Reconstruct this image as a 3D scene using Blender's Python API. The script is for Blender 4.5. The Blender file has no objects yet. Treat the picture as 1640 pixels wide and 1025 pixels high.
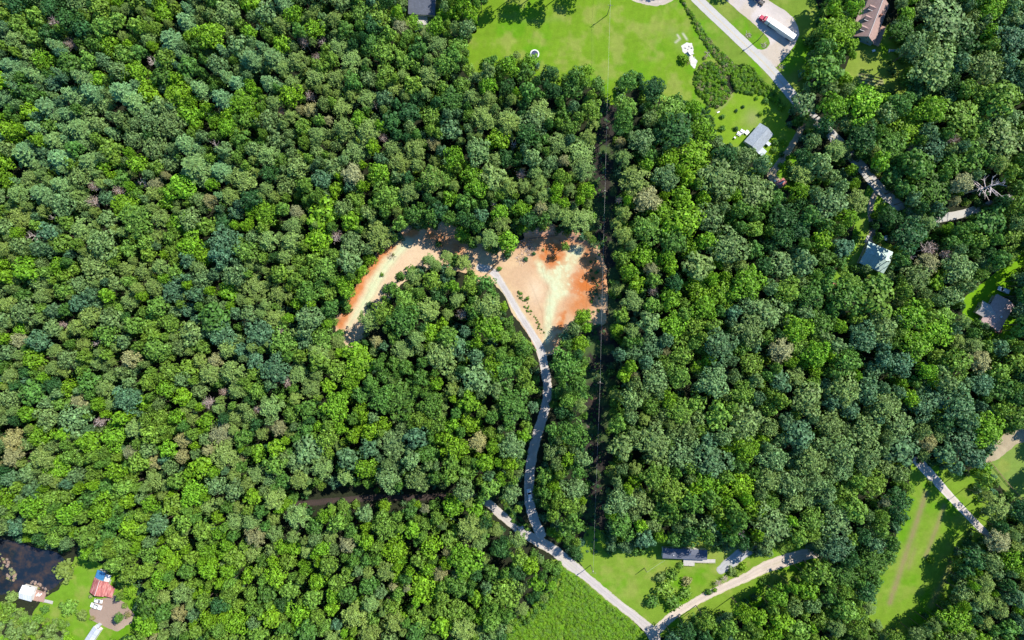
import bpy, bmesh, math, random
import numpy as np
from mathutils import Vector, Matrix
from math import radians, sin, cos, pi, atan2, hypot

scene = bpy.context.scene
col = scene.collection
H = 330.0            # flying height of the drone above the ground, metres
S = 0.3              # metres per photo pixel on the ground
# ------------------------------------------------------------ camera
cam_d = bpy.data.cameras.new("camera"); cam = bpy.data.objects.new("camera", cam_d); col.objects.link(cam)
cam.location = (0, 0, H); cam.rotation_euler = (0, 0, 0)
cam_d.sensor_width = 36; cam_d.lens = 36*(H/S)/1640.0
cam_d.clip_start = 1; cam_d.clip_end = 8000
scene.camera = cam
# ------------------------------------------------------------ light
SUN_EL = radians(48); SUN_AZ = atan2(0.6, 0.8)         # direction TO the sun, in plan
world = bpy.data.worlds.new("World"); scene.world = world; world.use_nodes = True
wn = world.node_tree; wn.nodes.clear()
sky = wn.nodes.new("ShaderNodeTexSky"); sky.sky_type = 'NISHITA'; sky.sun_disc = False
sky.sun_elevation = SUN_EL; sky.sun_rotation = pi/2 - SUN_AZ
sky.air_density = 1.0; sky.dust_density = 0.1; sky.ozone_density = 4.0
bg = wn.nodes.new("ShaderNodeBackground"); bg.inputs[1].default_value = 0.145
wo = wn.nodes.new("ShaderNodeOutputWorld")
hs = wn.nodes.new('ShaderNodeHueSaturation'); hs.inputs['Saturation'].default_value = 1.2
wn.links.new(sky.outputs[0], hs.inputs['Color']); wn.links.new(hs.outputs[0], bg.inputs[0]); wn.links.new(bg.outputs[0], wo.inputs[0])
sd = bpy.data.lights.new("sun", 'SUN'); sd.energy = 4.7; sd.angle = radians(0.53); sd.color = (1.0, 0.94, 0.83)
sun = bpy.data.objects.new("sun", sd); col.objects.link(sun)
sdir = Vector((cos(SUN_AZ)*cos(SUN_EL), sin(SUN_AZ)*cos(SUN_EL), sin(SUN_EL)))
sun.rotation_euler = sdir.to_track_quat('Z', 'Y').to_euler(); sun.location = sdir*400
scene.view_settings.view_transform = 'Standard'; scene.view_settings.look = 'None'
scene.view_settings.gamma = 1; scene.view_settings.exposure = 0.62
scene.view_settings.use_curve_mapping = False
scene.render.engine = 'CYCLES'
scene.cycles.max_bounces = 5; scene.cycles.diffuse_bounces = 3; scene.cycles.transmission_bounces = 3

# ------------------------------------------------------------ helpers
def P(px, py, z=0.0):
    k = S*(H-z)/H
    return Vector(((px-820)*k, (512.5-py)*k, z))
def ang(dx, dy): return atan2(-dy, dx)                 # photo direction -> world angle

def tag(o, label=None, cat=None, group=None, kind=None):
    if label: o['label'] = label
    if cat: o['category'] = cat
    if group: o['group'] = group
    if kind: o['kind'] = kind
    return o
def empty(name, loc, rz=0.0, label=None, cat=None, group=None):
    o = bpy.data.objects.new(name, None); col.objects.link(o)
    o.empty_display_size = 0.5
    o.location = loc; o.rotation_euler = (0, 0, rz)
    return tag(o, label, cat, group)
def link_mesh(name, me, parent=None, mats=None):
    if mats:
        for m in (mats if isinstance(mats, (list, tuple)) else [mats]): me.materials.append(m)
    o = bpy.data.objects.new(name, me); col.objects.link(o)
    if parent: o.parent = parent
    return o

class MB:
    """collects simple shapes, links them as one mesh object"""
    def __init__(s): s.v = []; s.f = []
    def add(s, vs, fs):
        b = len(s.v); s.v += [tuple(v) for v in vs]; s.f += [tuple(b+i for i in f) for f in fs]; return s
    def box(s, c, d, rz=0.0, taper=1.0):
        hx, hy, hz = d[0]/2, d[1]/2, d[2]/2; vs = []
        for z, t in ((-hz, 1.0), (hz, taper)):
            for x, y in ((-hx, -hy), (hx, -hy), (hx, hy), (-hx, hy)):
                x2, y2 = x*t, y*t
                vs.append((c[0]+x2*cos(rz)-y2*sin(rz), c[1]+x2*sin(rz)+y2*cos(rz), c[2]+z))
        return s.add(vs, [(0,3,2,1),(4,5,6,7),(0,1,5,4),(1,2,6,5),(2,3,7,6),(3,0,4,7)])
    def bev(s, c, d, b=0.06):
        """box with chamfered vertical and top edges"""
        hx, hy, hz = d[0]/2, d[1]/2, d[2]/2; rings = []
        for z, ins in ((-hz, 0), (hz-b, 0), (hz, b)):
            X, Y = hx-ins, hy-ins; r = []
            for sx, sy, k in ((1,-1,0),(1,1,1),(-1,1,0),(-1,-1,1)):
                p1 = (sx*(X-b), sy*Y); p2 = (sx*X, sy*(Y-b))
                r += ([p1, p2] if k == 0 else [p2, p1])
            rings.append([(c[0]+x, c[1]+y, c[2]+z) for x, y in r])
        vs = sum(rings, []); n = 8; fs = [tuple(range(n-1, -1, -1)), tuple(range(2*n, 3*n))]
        for q in range(2):
            for i in range(n): fs.append((q*n+i, q*n+(i+1) % n, (q+1)*n+(i+1) % n, (q+1)*n+i))
        return s.add(vs, fs)
    def tube(s, a, b, r0, r1=None, n=6, caps=True):
        a = Vector(a); b = Vector(b); r1 = r0 if r1 is None else r1
        d = (b-a).normalized(); u = d.orthogonal().normalized(); w = d.cross(u); vs = []
        for p, r in ((a, r0), (b, r1)):
            for i in range(n):
                t = 2*pi*i/n; vs.append(p+u*(r*cos(t))+w*(r*sin(t)))
        fs = [(i, (i+1) % n, n+(i+1) % n, n+i) for i in range(n)]
        if caps: fs += [tuple(range(n-1, -1, -1)), tuple(range(n, 2*n))]
        return s.add(vs, fs)
    def prism(s, prof, y0, y1):
        """profile in (x,z) extruded along y"""
        n = len(prof); vs = [(x, y0, z) for x, z in prof]+[(x, y1, z) for x, z in prof]
        return s.add(vs, [tuple(range(n)), tuple(range(2*n-1, n-1, -1))]+[(i, n+i, n+(i+1) % n, (i+1) % n) for i in range(n)])
    def prismx(s, prof, x0, x1):
        """profile in (y,z) extruded along x"""
        n = len(prof); vs = [(x0, y, z) for y, z in prof]+[(x1, y, z) for y, z in prof]
        return s.add(vs, [tuple(range(n-1, -1, -1)), tuple(range(n, 2*n))]+[(i, (i+1) % n, n+(i+1) % n, n+i) for i in range(n)])
    def disc(s, c, r, h, n=20):
        return s.tube((c[0], c[1], c[2]), (c[0], c[1], c[2]+h), r, r, n)
    def mesh(s, name):
        me = bpy.data.meshes.new(name); me.from_pydata(s.v, [], s.f); me.update()
        bm = bmesh.new(); bm.from_mesh(me); bmesh.ops.recalc_face_normals(bm, faces=bm.faces); bm.to_mesh(me); bm.free()
        return me
    def build(s, name, mat, parent=None, label=None):
        o = link_mesh(name, s.mesh(name), parent, mat)
        if label: o['label'] = label
        return o

# ------------------------------------------------------------ materials
def new_mat(name):
    m = bpy.data.materials.new(name); m.use_nodes = True; nt = m.node_tree; nt.nodes.clear()
    out = nt.nodes.new("ShaderNodeOutputMaterial"); return m, nt, out
def N(nt, t, **kw):
    n = nt.nodes.new(t)
    for k, v in kw.items():
        if k in n.inputs: n.inputs[k].default_value = v
        else: setattr(n, k, v)
    return n
def mixc(nt, fac, a, b, mode='MIX'):
    n = nt.nodes.new("ShaderNodeMix"); n.data_type = 'RGBA'; n.blend_type = mode
    for sock, v in ((n.inputs[0], fac), (n.inputs[6], a), (n.inputs[7], b)):
        if isinstance(v, (int, float)): sock.default_value = v
        elif isinstance(v, (tuple, list)): sock.default_value = (v[0], v[1], v[2], 1)
        else: nt.links.new(v, sock)
    return n.outputs[2]
def rng(nt, v, a, b, c=0.0, d=1.0):
    n = nt.nodes.new("ShaderNodeMapRange"); nt.links.new(v, n.inputs[0])
    for i, x in enumerate((a, b, c, d)): n.inputs[i+1].default_value = x
    return n.outputs[0]

def mat_plain(name, c, rough=0.6, metal=0.0, grime=0.25, scale=1.2, spec=0.4, streak=None):
    """painted / built surface with dirt and slight colour wander"""
    m, nt, out = new_mat(name); tc = N(nt, "ShaderNodeTexCoord")
    src = tc.outputs['Object']
    if streak:
        mp = N(nt, "ShaderNodeMapping"); mp.inputs['Scale'].default_value = streak; nt.links.new(src, mp.inputs[0]); src = mp.outputs[0]
    n1 = N(nt, "ShaderNodeTexNoise", Scale=scale, Detail=5.0, Roughness=0.65); nt.links.new(src, n1.inputs['Vector'])
    f = rng(nt, n1.outputs[0], 0.35, 0.75)
    dark = tuple(x*0.55+0.01 for x in c)
    g = nt.nodes.new("ShaderNodeMath"); g.operation = 'MULTIPLY'; nt.links.new(f, g.inputs[0]); g.inputs[1].default_value = grime*2
    cc = mixc(nt, g.outputs[0], c, dark)
    b = N(nt, "ShaderNodeBsdfPrincipled", Roughness=rough, Metallic=metal); nt.links.new(cc, b.inputs['Base Color'])
    b.inputs['Specular IOR Level'].default_value = spec
    nt.links.new(b.outputs[0], out.inputs[0]); return m

def mat_sheet(name, detail=3.0, amp=0.35, rough=0.95, bump=0.3, speck=None, speck_amt=0.0, bscale=2.5):
    """ground sheet: vertex colour (the soil / grass itself) times fine procedural grain"""
    m, nt, out = new_mat(name); tc = N(nt, "ShaderNodeTexCoord")
    at = N(nt, "ShaderNodeAttribute", attribute_name="Col")
    n1 = N(nt, "ShaderNodeTexNoise", Scale=detail, Detail=6.0, Roughness=0.7); nt.links.new(tc.outputs['Object'], n1.inputs['Vector'])
    k = rng(nt, n1.outputs[0], 0.25, 0.75, 1-amp, 1+amp)
    sc = N(nt, "ShaderNodeVectorMath", operation='SCALE'); nt.links.new(at.outputs['Color'], sc.inputs[0]); nt.links.new(k, sc.inputs['Scale'])
    cc = sc.outputs[0]
    if speck:
        n2 = N(nt, "ShaderNodeTexNoise", Scale=1.1, Detail=5.0, Roughness=0.8); nt.links.new(tc.outputs['Object'], n2.inputs['Vector'])
        f = rng(nt, n2.outputs[0], 0.56, 0.66, 0.0, speck_amt); cc = mixc(nt, f, cc, speck)
    b = N(nt, "ShaderNodeBsdfPrincipled", Roughness=rough); b.inputs['Specular IOR Level'].default_value = 0.1
    nt.links.new(cc, b.inputs['Base Color'])
    bp = N(nt, "ShaderNodeBump", Strength=bump, Distance=0.25)
    n3 = N(nt, "ShaderNodeTexNoise", Scale=bscale, Detail=5.0, Roughness=0.7); nt.links.new(tc.outputs['Object'], n3.inputs['Vector'])
    nt.links.new(n3.outputs[0], bp.inputs['Height']); nt.links.new(bp.outputs[0], b.inputs['Normal'])
    nt.links.new(b.outputs[0], out.inputs[0]); return m

def mat_leaf(name, transl=0.20, mottle=0.40, scale=3.0):
    """foliage: each tree's own leaf colour (property 'tint'), mottled clump by clump"""
    m, nt, out = new_mat(name)
    at = N(nt, "ShaderNodeAttribute", attribute_name="tint"); at.attribute_type = 'INSTANCER'
    tc = N(nt, "ShaderNodeTexCoord")
    lv = N(nt, "ShaderNodeAttribute", attribute_name="lv")          # per-leaf value
    n1 = N(nt, "ShaderNodeTexNoise", Scale=scale, Detail=2.0); nt.links.new(tc.outputs['Object'], n1.inputs['Vector'])
    k = rng(nt, n1.outputs[0], 0.3, 0.7, 1-mottle, 1+mottle)
    kk = N(nt, "ShaderNodeMath", operation='MULTIPLY'); nt.links.new(k, kk.inputs[0]); nt.links.new(lv.outputs['Fac'], kk.inputs[1])
    sc = N(nt, "ShaderNodeVectorMath", operation='SCALE'); nt.links.new(at.outputs['Vector'], sc.inputs[0]); nt.links.new(kk.outputs[0], sc.inputs['Scale'])
    d = N(nt, "ShaderNodeBsdfPrincipled", Roughness=0.55); d.inputs['Specular IOR Level'].default_value = 0.25
    nt.links.new(sc.outputs[0], d.inputs['Base Color'])
    t = N(nt, "ShaderNodeBsdfTranslucent")
    yl = mixc(nt, 1.0, sc.outputs[0], (1.25, 1.15, 0.35), 'MULTIPLY'); nt.links.new(yl, t.inputs[0])
    mx = N(nt, "ShaderNodeMixShader"); mx.inputs[0].default_value = transl
    nt.links.new(d.outputs[0], mx.inputs[1]); nt.links.new(t.outputs[0], mx.inputs[2]); nt.links.new(mx.outputs[0], out.inputs[0])
    return m

M = {}
M['leaf'] = mat_leaf("broadleaf_foliage")
M['needle'] = mat_leaf("pine_foliage", 0.14, 0.22, 4.0)
M['bark'] = mat_plain("bark", (0.13, 0.10, 0.075), 0.9, grime=0.4, scale=3)
M['deadwood'] = mat_plain("bleached_deadwood", (0.55, 0.47, 0.44), 0.9, grime=0.2, scale=2)
M['log'] = mat_plain("weathered_log", (0.25, 0.17, 0.11), 0.9, grime=0.4, scale=2)
M['lawn'] = mat_sheet("mown_grass", 2.6, 0.30, bump=0.25, speck=(0.20, 0.22, 0.04), speck_amt=0.35)
M['dirt'] = mat_sheet("bare_clay", 2.2, 0.16, bump=0.35, speck=(0.35, 0.13, 0.05), speck_amt=0.25, bscale=1.2)
M['gravel'] = mat_sheet("pale_gravel", 4.0, 0.22, bump=0.4, speck=(0.25, 0.22, 0.18), speck_amt=0.35, bscale=4)
M['asphalt'] = mat_sheet("worn_asphalt", 3.0, 0.10, rough=0.85, bump=0.1, speck=(0.25, 0.235, 0.22), speck_amt=0.4)
M['floor'] = mat_sheet("forest_floor", 1.5, 0.4, bump=0.5, speck=(0.05, 0.08, 0.02), speck_amt=0.6)
M['white'] = mat_plain("white_paint", (0.78, 0.78, 0.77), 0.35, grime=0.08)
M['trailer_white'] = mat_plain("white_trailer_skin", (0.80, 0.80, 0.78), 0.4, grime=0.06, scale=.5)
M['red'] = mat_plain("red_paint", (0.55, 0.08, 0.12), 0.3, grime=0.1)
M['navy'] = mat_plain("dark_blue_paint", (0.02, 0.04, 0.13), 0.3, grime=0.1)
M['silver'] = mat_plain("pale_silver_paint", (0.80, 0.82, 0.83), 0.3, grime=0.08)
M['glass'] = mat_plain("dark_glass", (0.012, 0.016, 0.022), 0.08, grime=0.0, spec=0.6)
M['tyre'] = mat_plain("rubber", (0.02, 0.02, 0.02), 0.8)
M['chrome'] = mat_plain("bright_metal", (0.6, 0.6, 0.6), 0.25, 0.9, grime=0.1)
M['darkmetal'] = mat_plain("dark_metal", (0.05, 0.05, 0.055), 0.5, 0.4)
M['lens'] = mat_plain("lamp_lens", (0.8, 0.75, 0.65), 0.15)
M['pole'] = mat_plain("weathered_pole", (0.20, 0.16, 0.12), 0.9, grime=0.3)
M['wire'] = mat_plain("aluminium_wire", (0.55, 0.55, 0.52), 0.4, 0.3, grime=0.0)
M['wood'] = mat_plain("grey_planks", (0.42, 0.33, 0.26), 0.85, grime=0.3, scale=2.5)
M['pinkwood'] = mat_plain("stained_deck_planks", (0.45, 0.28, 0.22), 0.85, grime=0.35, scale=2.5)
M['concrete'] = mat_plain("pale_concrete", (0.5, 0.47, 0.43), 0.9, grime=0.2)
M['paint_y'] = mat_plain("yellow_road_paint", (0.55, 0.42, 0.16), 0.8, grime=0.3)
M['siding_blue'] = mat_plain("blue_siding", (0.22, 0.36, 0.48), 0.7, grime=0.1)
M['siding_white'] = mat_plain("white_siding", (0.7, 0.7, 0.67), 0.7, grime=0.1)
M['siding_tan'] = mat_plain("tan_siding", (0.45, 0.38, 0.3), 0.7, grime=0.15)
M['brick'] = mat_plain("red_brick_wall", (0.28, 0.12, 0.08), 0.9, grime=0.3)

def mat_roof(name, c, row=0.35, seam=False, grime=0.25, rough=0.85, metal=0.0):
    """shingle courses / ribbed sheet: colour varies piece by piece along the slope"""
    m, nt, out = new_mat(name); tc = N(nt, "ShaderNodeTexCoord")
    br = N(nt, "ShaderNodeTexBrick", Scale=1.0); br.inputs['Brick Width'].default_value = 0.9 if not seam else 0.45
    br.inputs['Row Height'].default_value = row if not seam else 30.0; br.inputs['Mortar Size'].default_value = 0.02
    br.inputs['Color1'].default_value = (*[min(1, x*1.1) for x in c], 1); br.inputs['Color2'].default_value = (*[x*0.88 for x in c], 1)
    br.inputs['Mortar'].default_value = (*[x*0.6 for x in c], 1)
    nt.links.new(tc.outputs['Object'], br.inputs['Vector'])
    n1 = N(nt, "ShaderNodeTexNoise", Scale=0.8, Detail=6.0, Roughness=0.7); nt.links.new(tc.outputs['Object'], n1.inputs['Vector'])
    f = rng(nt, n1.outputs[0], 0.4, 0.75, 0, grime*1.6); cc = mixc(nt, f, br.outputs[0], tuple(x*0.5+0.01 for x in c))
    b = N(nt, "ShaderNodeBsdfPrincipled", Roughness=rough, Metallic=metal); nt.links.new(cc, b.inputs['Base Color']); b.inputs['Specular IOR Level'].default_value = 0.25
    nt.links.new(b.outputs[0], out.inputs[0]); return m
M['roof_mauve'] = mat_roof("brown_mauve_shingles", (0.40, 0.27, 0.24))
M['roof_mauve2'] = mat_roof("dusty_mauve_shingles", (0.52, 0.37, 0.35), grime=.12)
M['roof_grey'] = mat_roof("grey_blue_shingles", (0.34, 0.38, 0.42), grime=0.35)
M['roof_dark'] = mat_roof("dark_slate_shingles", (0.13, 0.145, 0.19), grime=0.4)
M['roof_mint'] = mat_roof("pale_green_metal_roof", (0.42, 0.56, 0.50), seam=True, rough=0.5)
M['roof_white'] = mat_roof("white_metal_roof", (0.72, 0.74, 0.75), seam=True, rough=0.45, grime=0.1)
M['roof_blue'] = mat_roof("blue_metal_roof", (0.05, 0.20, 0.42), seam=True, rough=0.5, grime=0.15)
M['roof_steel'] = mat_roof("galvanised_metal_roof", (0.50, 0.54, 0.60), seam=True, rough=0.45, grime=0.15)
def mat_rust():
    m, nt, out = new_mat("faded_red_rusty_metal_roof"); tc = N(nt, "ShaderNodeTexCoord")
    mp = N(nt, "ShaderNodeMapping"); mp.inputs['Scale'].default_value = (0.35, 1.6, 1); nt.links.new(tc.outputs['Object'], mp.inputs[0])
    n1 = N(nt, "ShaderNodeTexNoise", Scale=0.9, Detail=7.0, Roughness=0.75); nt.links.new(mp.outputs[0], n1.inputs['Vector'])
    cr = N(nt, "ShaderNodeValToRGB"); nt.links.new(n1.outputs[0], cr.inputs[0])
    e = cr.color_ramp.elements; e[0].position = 0.35; e[0].color = (0.16, 0.04, 0.05, 1); e[1].position = 0.72; e[1].color = (0.62, 0.42, 0.36, 1)
    e2 = cr.color_ramp.elements.new(0.5); e2.color = (0.48, 0.15, 0.13, 1)
    b = N(nt, "ShaderNodeBsdfPrincipled", Roughness=0.7); nt.links.new(cr.outputs[0], b.inputs['Base Color'])
    nt.links.new(b.outputs[0], out.inputs[0]); return m
M['rust'] = mat_rust()
def mat_water():
    m, nt, out = new_mat("murky_pond_water"); tc = N(nt, "ShaderNodeTexCoord")
    n1 = N(nt, "ShaderNodeTexNoise", Scale=0.16, Detail=7.0, Roughness=0.7); nt.links.new(tc.outputs['Object'], n1.inputs['Vector'])
    cr = N(nt, "ShaderNodeValToRGB"); nt.links.new(n1.outputs[0], cr.inputs[0])
    e = cr.color_ramp.elements; e[0].position = 0.46; e[0].color = (0.010, 0.018, 0.030, 1); e[1].position = 0.68; e[1].color = (0.07, 0.045, 0.03, 1)
    b = N(nt, "ShaderNodeBsdfPrincipled", Roughness=0.12); nt.links.new(cr.outputs[0], b.inputs['Base Color'])
    bp = N(nt, "ShaderNodeBump", Strength=0.2, Distance=0.05); n2 = N(nt, "ShaderNodeTexNoise", Scale=3.0, Detail=3.0)
    nt.links.new(tc.outputs['Object'], n2.inputs['Vector']); nt.links.new(n2.outputs[0], bp.inputs['Height']); nt.links.new(bp.outputs[0], b.inputs['Normal'])
    nt.links.new(b.outputs[0], out.inputs[0]); return m
M['water'] = mat_water()
# ------------------------------------------------------------ ground sheets
def vnoise(x, y, seed=0):
    xi = np.floor(x).astype(np.int64); yi = np.floor(y).astype(np.int64); xf = x-xi; yf = y-yi
    def h(a, b):
        n = (a*374761393+b*668265263+seed*974634777) & 0x7fffffff
        n = ((n ^ (n >> 13))*1274126177) & 0x7fffffff
        return ((n ^ (n >> 16)) & 0xffff)/65535.0
    u = xf*xf*(3-2*xf); v = yf*yf*(3-2*yf)
    return (h(xi, yi)*(1-u)+h(xi+1, yi)*u)*(1-v)+(h(xi, yi+1)*(1-u)+h(xi+1, yi+1)*u)*v
def fbm(x, y, s, seed=0, o=4):
    t = 0; a = 0.5; tot = 0
    for i in range(o):
        t = t+a*vnoise(x/s, y/s, seed+i*17); tot += a; a *= 0.55; s *= 0.5
    return t/tot
def seg_d(px, py, line, closed=False):
    d = np.full(np.shape(px), 1e9); n = len(line)
    for i in range(n if closed else n-1):
        ax, ay = line[i][:2]; bx, by = line[(i+1) % n][:2]; dx, dy = bx-ax, by-ay
        t = np.clip(((px-ax)*dx+(py-ay)*dy)/(dx*dx+dy*dy+1e-9), 0, 1)
        d = np.minimum(d, np.hypot(px-ax-t*dx, py-ay-t*dy))
    return d
def inside(px, py, poly):
    r = np.zeros(np.shape(px), bool); n = len(poly); j = n-1
    for i in range(n):
        xi, yi = poly[i]; xj, yj = poly[j]
        c = ((yi > py) != (yj > py)) & (px < (xj-xi)*(py-yi)/((yj-yi)+1e-12)+xi); r ^= c; j = i
    return r
def poly_sd(px, py, poly):                       # >0 inside, in photo pixels
    d = seg_d(px, py, poly, True); return np.where(inside(px, py, poly), d, -d)
def line_sd(px, py, line):
    """line: (x, y, halfwidth) in pixels"""
    best = np.full(np.shape(px), -1e9)
    for i in range(len(line)-1):
        ax, ay, ra = line[i]; bx, by, rb = line[i+1]; dx, dy = bx-ax, by-ay
        t = np.clip(((px-ax)*dx+(py-ay)*dy)/(dx*dx+dy*dy+1e-9), 0, 1)
        best = np.maximum(best, ra+(rb-ra)*t-np.hypot(px-ax-t*dx, py-ay-t*dy))
    return best
def smooth(line, k=4):
    """Catmull-Rom through the points"""
    p = [np.array(q, float) for q in line]; p = [2*p[0]-p[1]]+p+[2*p[-1]-p[-2]]; out = []
    for i in range(1, len(p)-2):
        for j in range(k):
            t = j/k
            out.append(0.5*((2*p[i])+(-p[i-1]+p[i+1])*t+(2*p[i-1]-5*p[i]+4*p[i+1]-p[i+2])*t*t+(-p[i-1]+3*p[i]-3*p[i+1]+p[i+2])*t**3))
    out.append(p[-2]); return [tuple(q) for q in out]
def sstep(x, a, b):
    t = np.clip((x-a)/(b-a), 0, 1); return t*t*(3-2*t)
def mixn(c, d, f): return c*(1-f[..., None])+np.array(d)*f[..., None]

def sheet(name, f, box, cell, z, colf, mat, hf=None, kind='structure'):
    """f(px,py) > 0 is the sheet; box in px; cell in px; contour-clipped grid"""
    x0, y0, x1, y1 = box; nx = int((x1-x0)/cell)+2; ny = int((y1-y0)/cell)+2
    gx = x0+np.arange(nx)*cell; gy = y0+np.arange(ny)*cell; X, Y = np.meshgrid(gx, gy)
    F = f(X, Y); pos = F > 0
    vx = []; idx = -np.ones((ny, nx), int)
    jj, ii = np.nonzero(pos); idx[jj, ii] = np.arange(len(jj)); vx = [(gx[i], gy[j]) for j, i in zip(jj, ii)]
    cache = {}; faces = []
    def cut(a, b):
        k = (a, b) if a < b else (b, a)
        if k not in cache:
            fa, fb = F[a], F[b]; t = fa/(fa-fb); vx.append((gx[a[1]]+(gx[b[1]]-gx[a[1]])*t, gy[a[0]]+(gy[b[0]]-gy[a[0]])*t)); cache[k] = len(vx)-1
        return cache[k]
    s4 = pos[:-1, :-1].astype(int)+pos[1:, :-1]+pos[:-1, 1:]+pos[1:, 1:]
    for j, i in zip(*np.nonzero(s4)):
        c = [(j, i), (j+1, i), (j+1, i+1), (j, i+1)]
        if s4[j, i] == 4: faces.append(tuple(idx[q] for q in c)); continue
        poly = []
        for q in range(4):
            a, b = c[q], c[(q+1) % 4]
            if pos[a]: poly.append(idx[a])
            if pos[a] != pos[b]: poly.append(cut(a, b))
        if len(poly) >= 3: faces.append(tuple(poly))
    V = np.array(vx); wx = (V[:, 0]-820)*S; wy = (512.5-V[:, 1])*S
    wz = np.full(len(V), z) if hf is None else z+hf(V[:, 0], V[:, 1])
    me = bpy.data.meshes.new(name); me.from_pydata(np.stack([wx, wy, wz], 1).tolist(), [], faces); me.update()
    C = np.ones((len(V), 4)); C[:, :3] = np.clip(colf(V[:, 0], V[:, 1]), 0.002, 0.95)
    a = me.color_attributes.new("Col", 'FLOAT_COLOR', 'POINT'); a.data.foreach_set('color', C.astype(np.float32).ravel())
    if hf is not None: me.polygons.foreach_set('use_smooth', [True]*len(me.polygons))
    o = link_mesh(name, me, None, mat); o['kind'] = kind; return o

def edge(sd, X, Y, amp=2.0, s=9.0, seed=3, buf=0.0):
    return sd+buf+(fbm(X, Y, s, seed)-0.5)*2*amp
def grass_col(base=(0.120, 0.215, 0.012), dry=(0.205, 0.235, 0.05), seed=5, dryness=0.35, lush=(0.088, 0.215, 0.006)):
    def f(X, Y):
        c = np.tile(np.array(base), (len(X), 1))
        n = fbm(X, Y, 45, seed); c = mixn(c, lush, sstep(n, 0.5, 0.72)*0.9)
        n = fbm(X, Y, 22, seed+9); c = mixn(c, dry, sstep(n, 0.47, 0.75)*dryness*1.6)
        n = fbm(X, Y, 5, seed+2, 3); st = fbm(X*.15+Y*1.0, X*.05, 3.2, seed+6, 2); return c*1.12*(0.80+0.28*n+0.12*st)[:, None]
    return f

# --- regions of open ground, traced on the photograph's ground plane (pixels)
MEADOW = [(786,-40),(783,2),(770,14),(762,30),(757,55),(747,74),(748,100),(752,120),(775,130),(830,110),(900,135),(960,135),(975,165),(990,165),(1010,130),(1075,165),(1110,175),(1146,186),(1150,165),(1120,130),(1128,95),(1160,105),(1150,88),(1108,24),(1092,-5),(1085,-40)]
YARD_B = [(1140,178),(1165,158),(1180,148),(1250,152),(1268,172),(1252,196),(1275,215),(1262,245),(1280,262),(1268,300),(1240,300),(1225,262),(1195,245),(1150,222),(1138,205)]
VERGE = [(1092,-40),(1100,5),(1120,35),(1150,78),(1175,98),(1205,108),(1240,152),(1266,176),(1300,150),(1290,110),(1305,60),(1310,20),(1290,-40)]
YARD_A = [(1352,118),(1362,98),(1372,88),(1380,60),(1405,66),(1425,40),(1470,60),(1470,130),(1440,150),(1400,150),(1362,138)]
YARD_C = [(1374,350),(1392,300),(1412,295),(1450,330),(1425,352),(1404,352),(1402,385),(1440,400),(1428,450),(1400,448),(1380,432),(1350,455),(1335,445),(1362,405)]
YARD_D = [(1545,505),(1545,480),(1588,445),(1615,425),(1650,395),(1700,390),(1700,440),(1640,445),(1635,480),(1640,520),(1620,545),(1585,560),(1565,530)]
FIELD_SE = [(1462,745),(1480,738),(1510,735),(1545,755),(1575,765),(1600,800),(1600,870),(1560,900),(1540,960),(1500,1000),(1470,1050),(1395,1050),(1395,960),(1412,915),(1436,880),(1440,840),(1450,810),(1458,780)]
LAWN_E = [(1578,745),(1592,715),(1612,695),(1700,675),(1700,860),(1640,815),(1600,770)]
LAWN_MH = [(925,885),(945,845),(985,860),(1040,865),(1060,860),(1160,865),(1185,880),(1230,870),(1300,870),(1310,905),(1240,950),(1190,985),(1120,1010),(1040,1020),(1000,975),(950,935)]
YARD_SW = [(52,990),(70,962),(95,948),(112,922),(122,895),(150,900),(200,920),(225,960),(222,1000),(200,1060),(100,1060),(108,1010)]
YARD_N = [(640,-40),(640,30),(690,60),(760,50),(765,-40)]
BRUSH = [(885,900),(915,895),(950,932),(1000,972),(1040,1010),(1055,1060),(780,1060),(818,1005),(850,985),(885,955),(898,930)]
CLEAR_W = [(540,535),(538,512),(556,485),(578,445),(602,408),(632,378),(662,360),(696,352),(730,362),(760,388),(800,395),(838,385),(840,368),(880,358),(925,372),(944,384),(958,398),(970,430),(972,480),(968,520),(940,515),(918,520),(902,540),(890,566),(866,572),(848,540),(822,500),(806,470),(790,452),(765,450),(750,438),(700,425),(668,440),(640,455),(625,475),(600,500),(585,530),(580,556),(556,556)]
CORRIDOR = [(962,135),(990,135),(992,300),(990,500),(985,700),(980,880),(930,890),(932,800),(935,700),(930,600),(945,520),(938,420),(942,330),(950,250)]
HIGHWAY = smooth([(1098,-24,8.5),(1118,0,8.5),(1160,40,8.5),(1202,80,8.5),(1235,113,8.5),(1262,145,8.5),(1290,178,8.5),(1325,210,8.5),(1352,237,8.5),(1382,270,8.5),(1405,298,8.5),(1440,330,8),(1475,350,8),(1530,345,6.5),(1570,333,6),(1640,310,6),(1700,300,6)])
TURNOUT = [(1145,-40),(1226,-40),(1230,0),(1240,7),(1256,16),(1270,28),(1278,42),(1280,56),(1272,74),(1258,92),(1243,108),(1226,96),(1208,80),(1150,24),(1120,-5),(1110,-40)]
ISLAND = [(1128,-40),(1160,-40),(1163,0),(1180,16),(1200,32),(1220,50),(1231,62),(1233,70),(1228,77),(1220,80),(1208,78),(1190,62),(1165,38),(1145,18),(1126,-4)]
LANE = smooth([(728,793,5),(765,797,6),(785,808,6.5),(800,822,7),(825,842,7.5),(850,860,8),(885,880,8.5),(915,905,9),(940,925,7),(985,963,6.5),(1020,990,7),(1045,1015,9),(1052,1045,9),(1056,1080,9)])
LANE_E = smooth([(1045,1018,8),(1070,992,7),(1110,966,6.5),(1150,945,6.5),(1190,927,7),(1225,909,9),(1262,896,10),(1300,886,9),(1350,878,8)])
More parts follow.
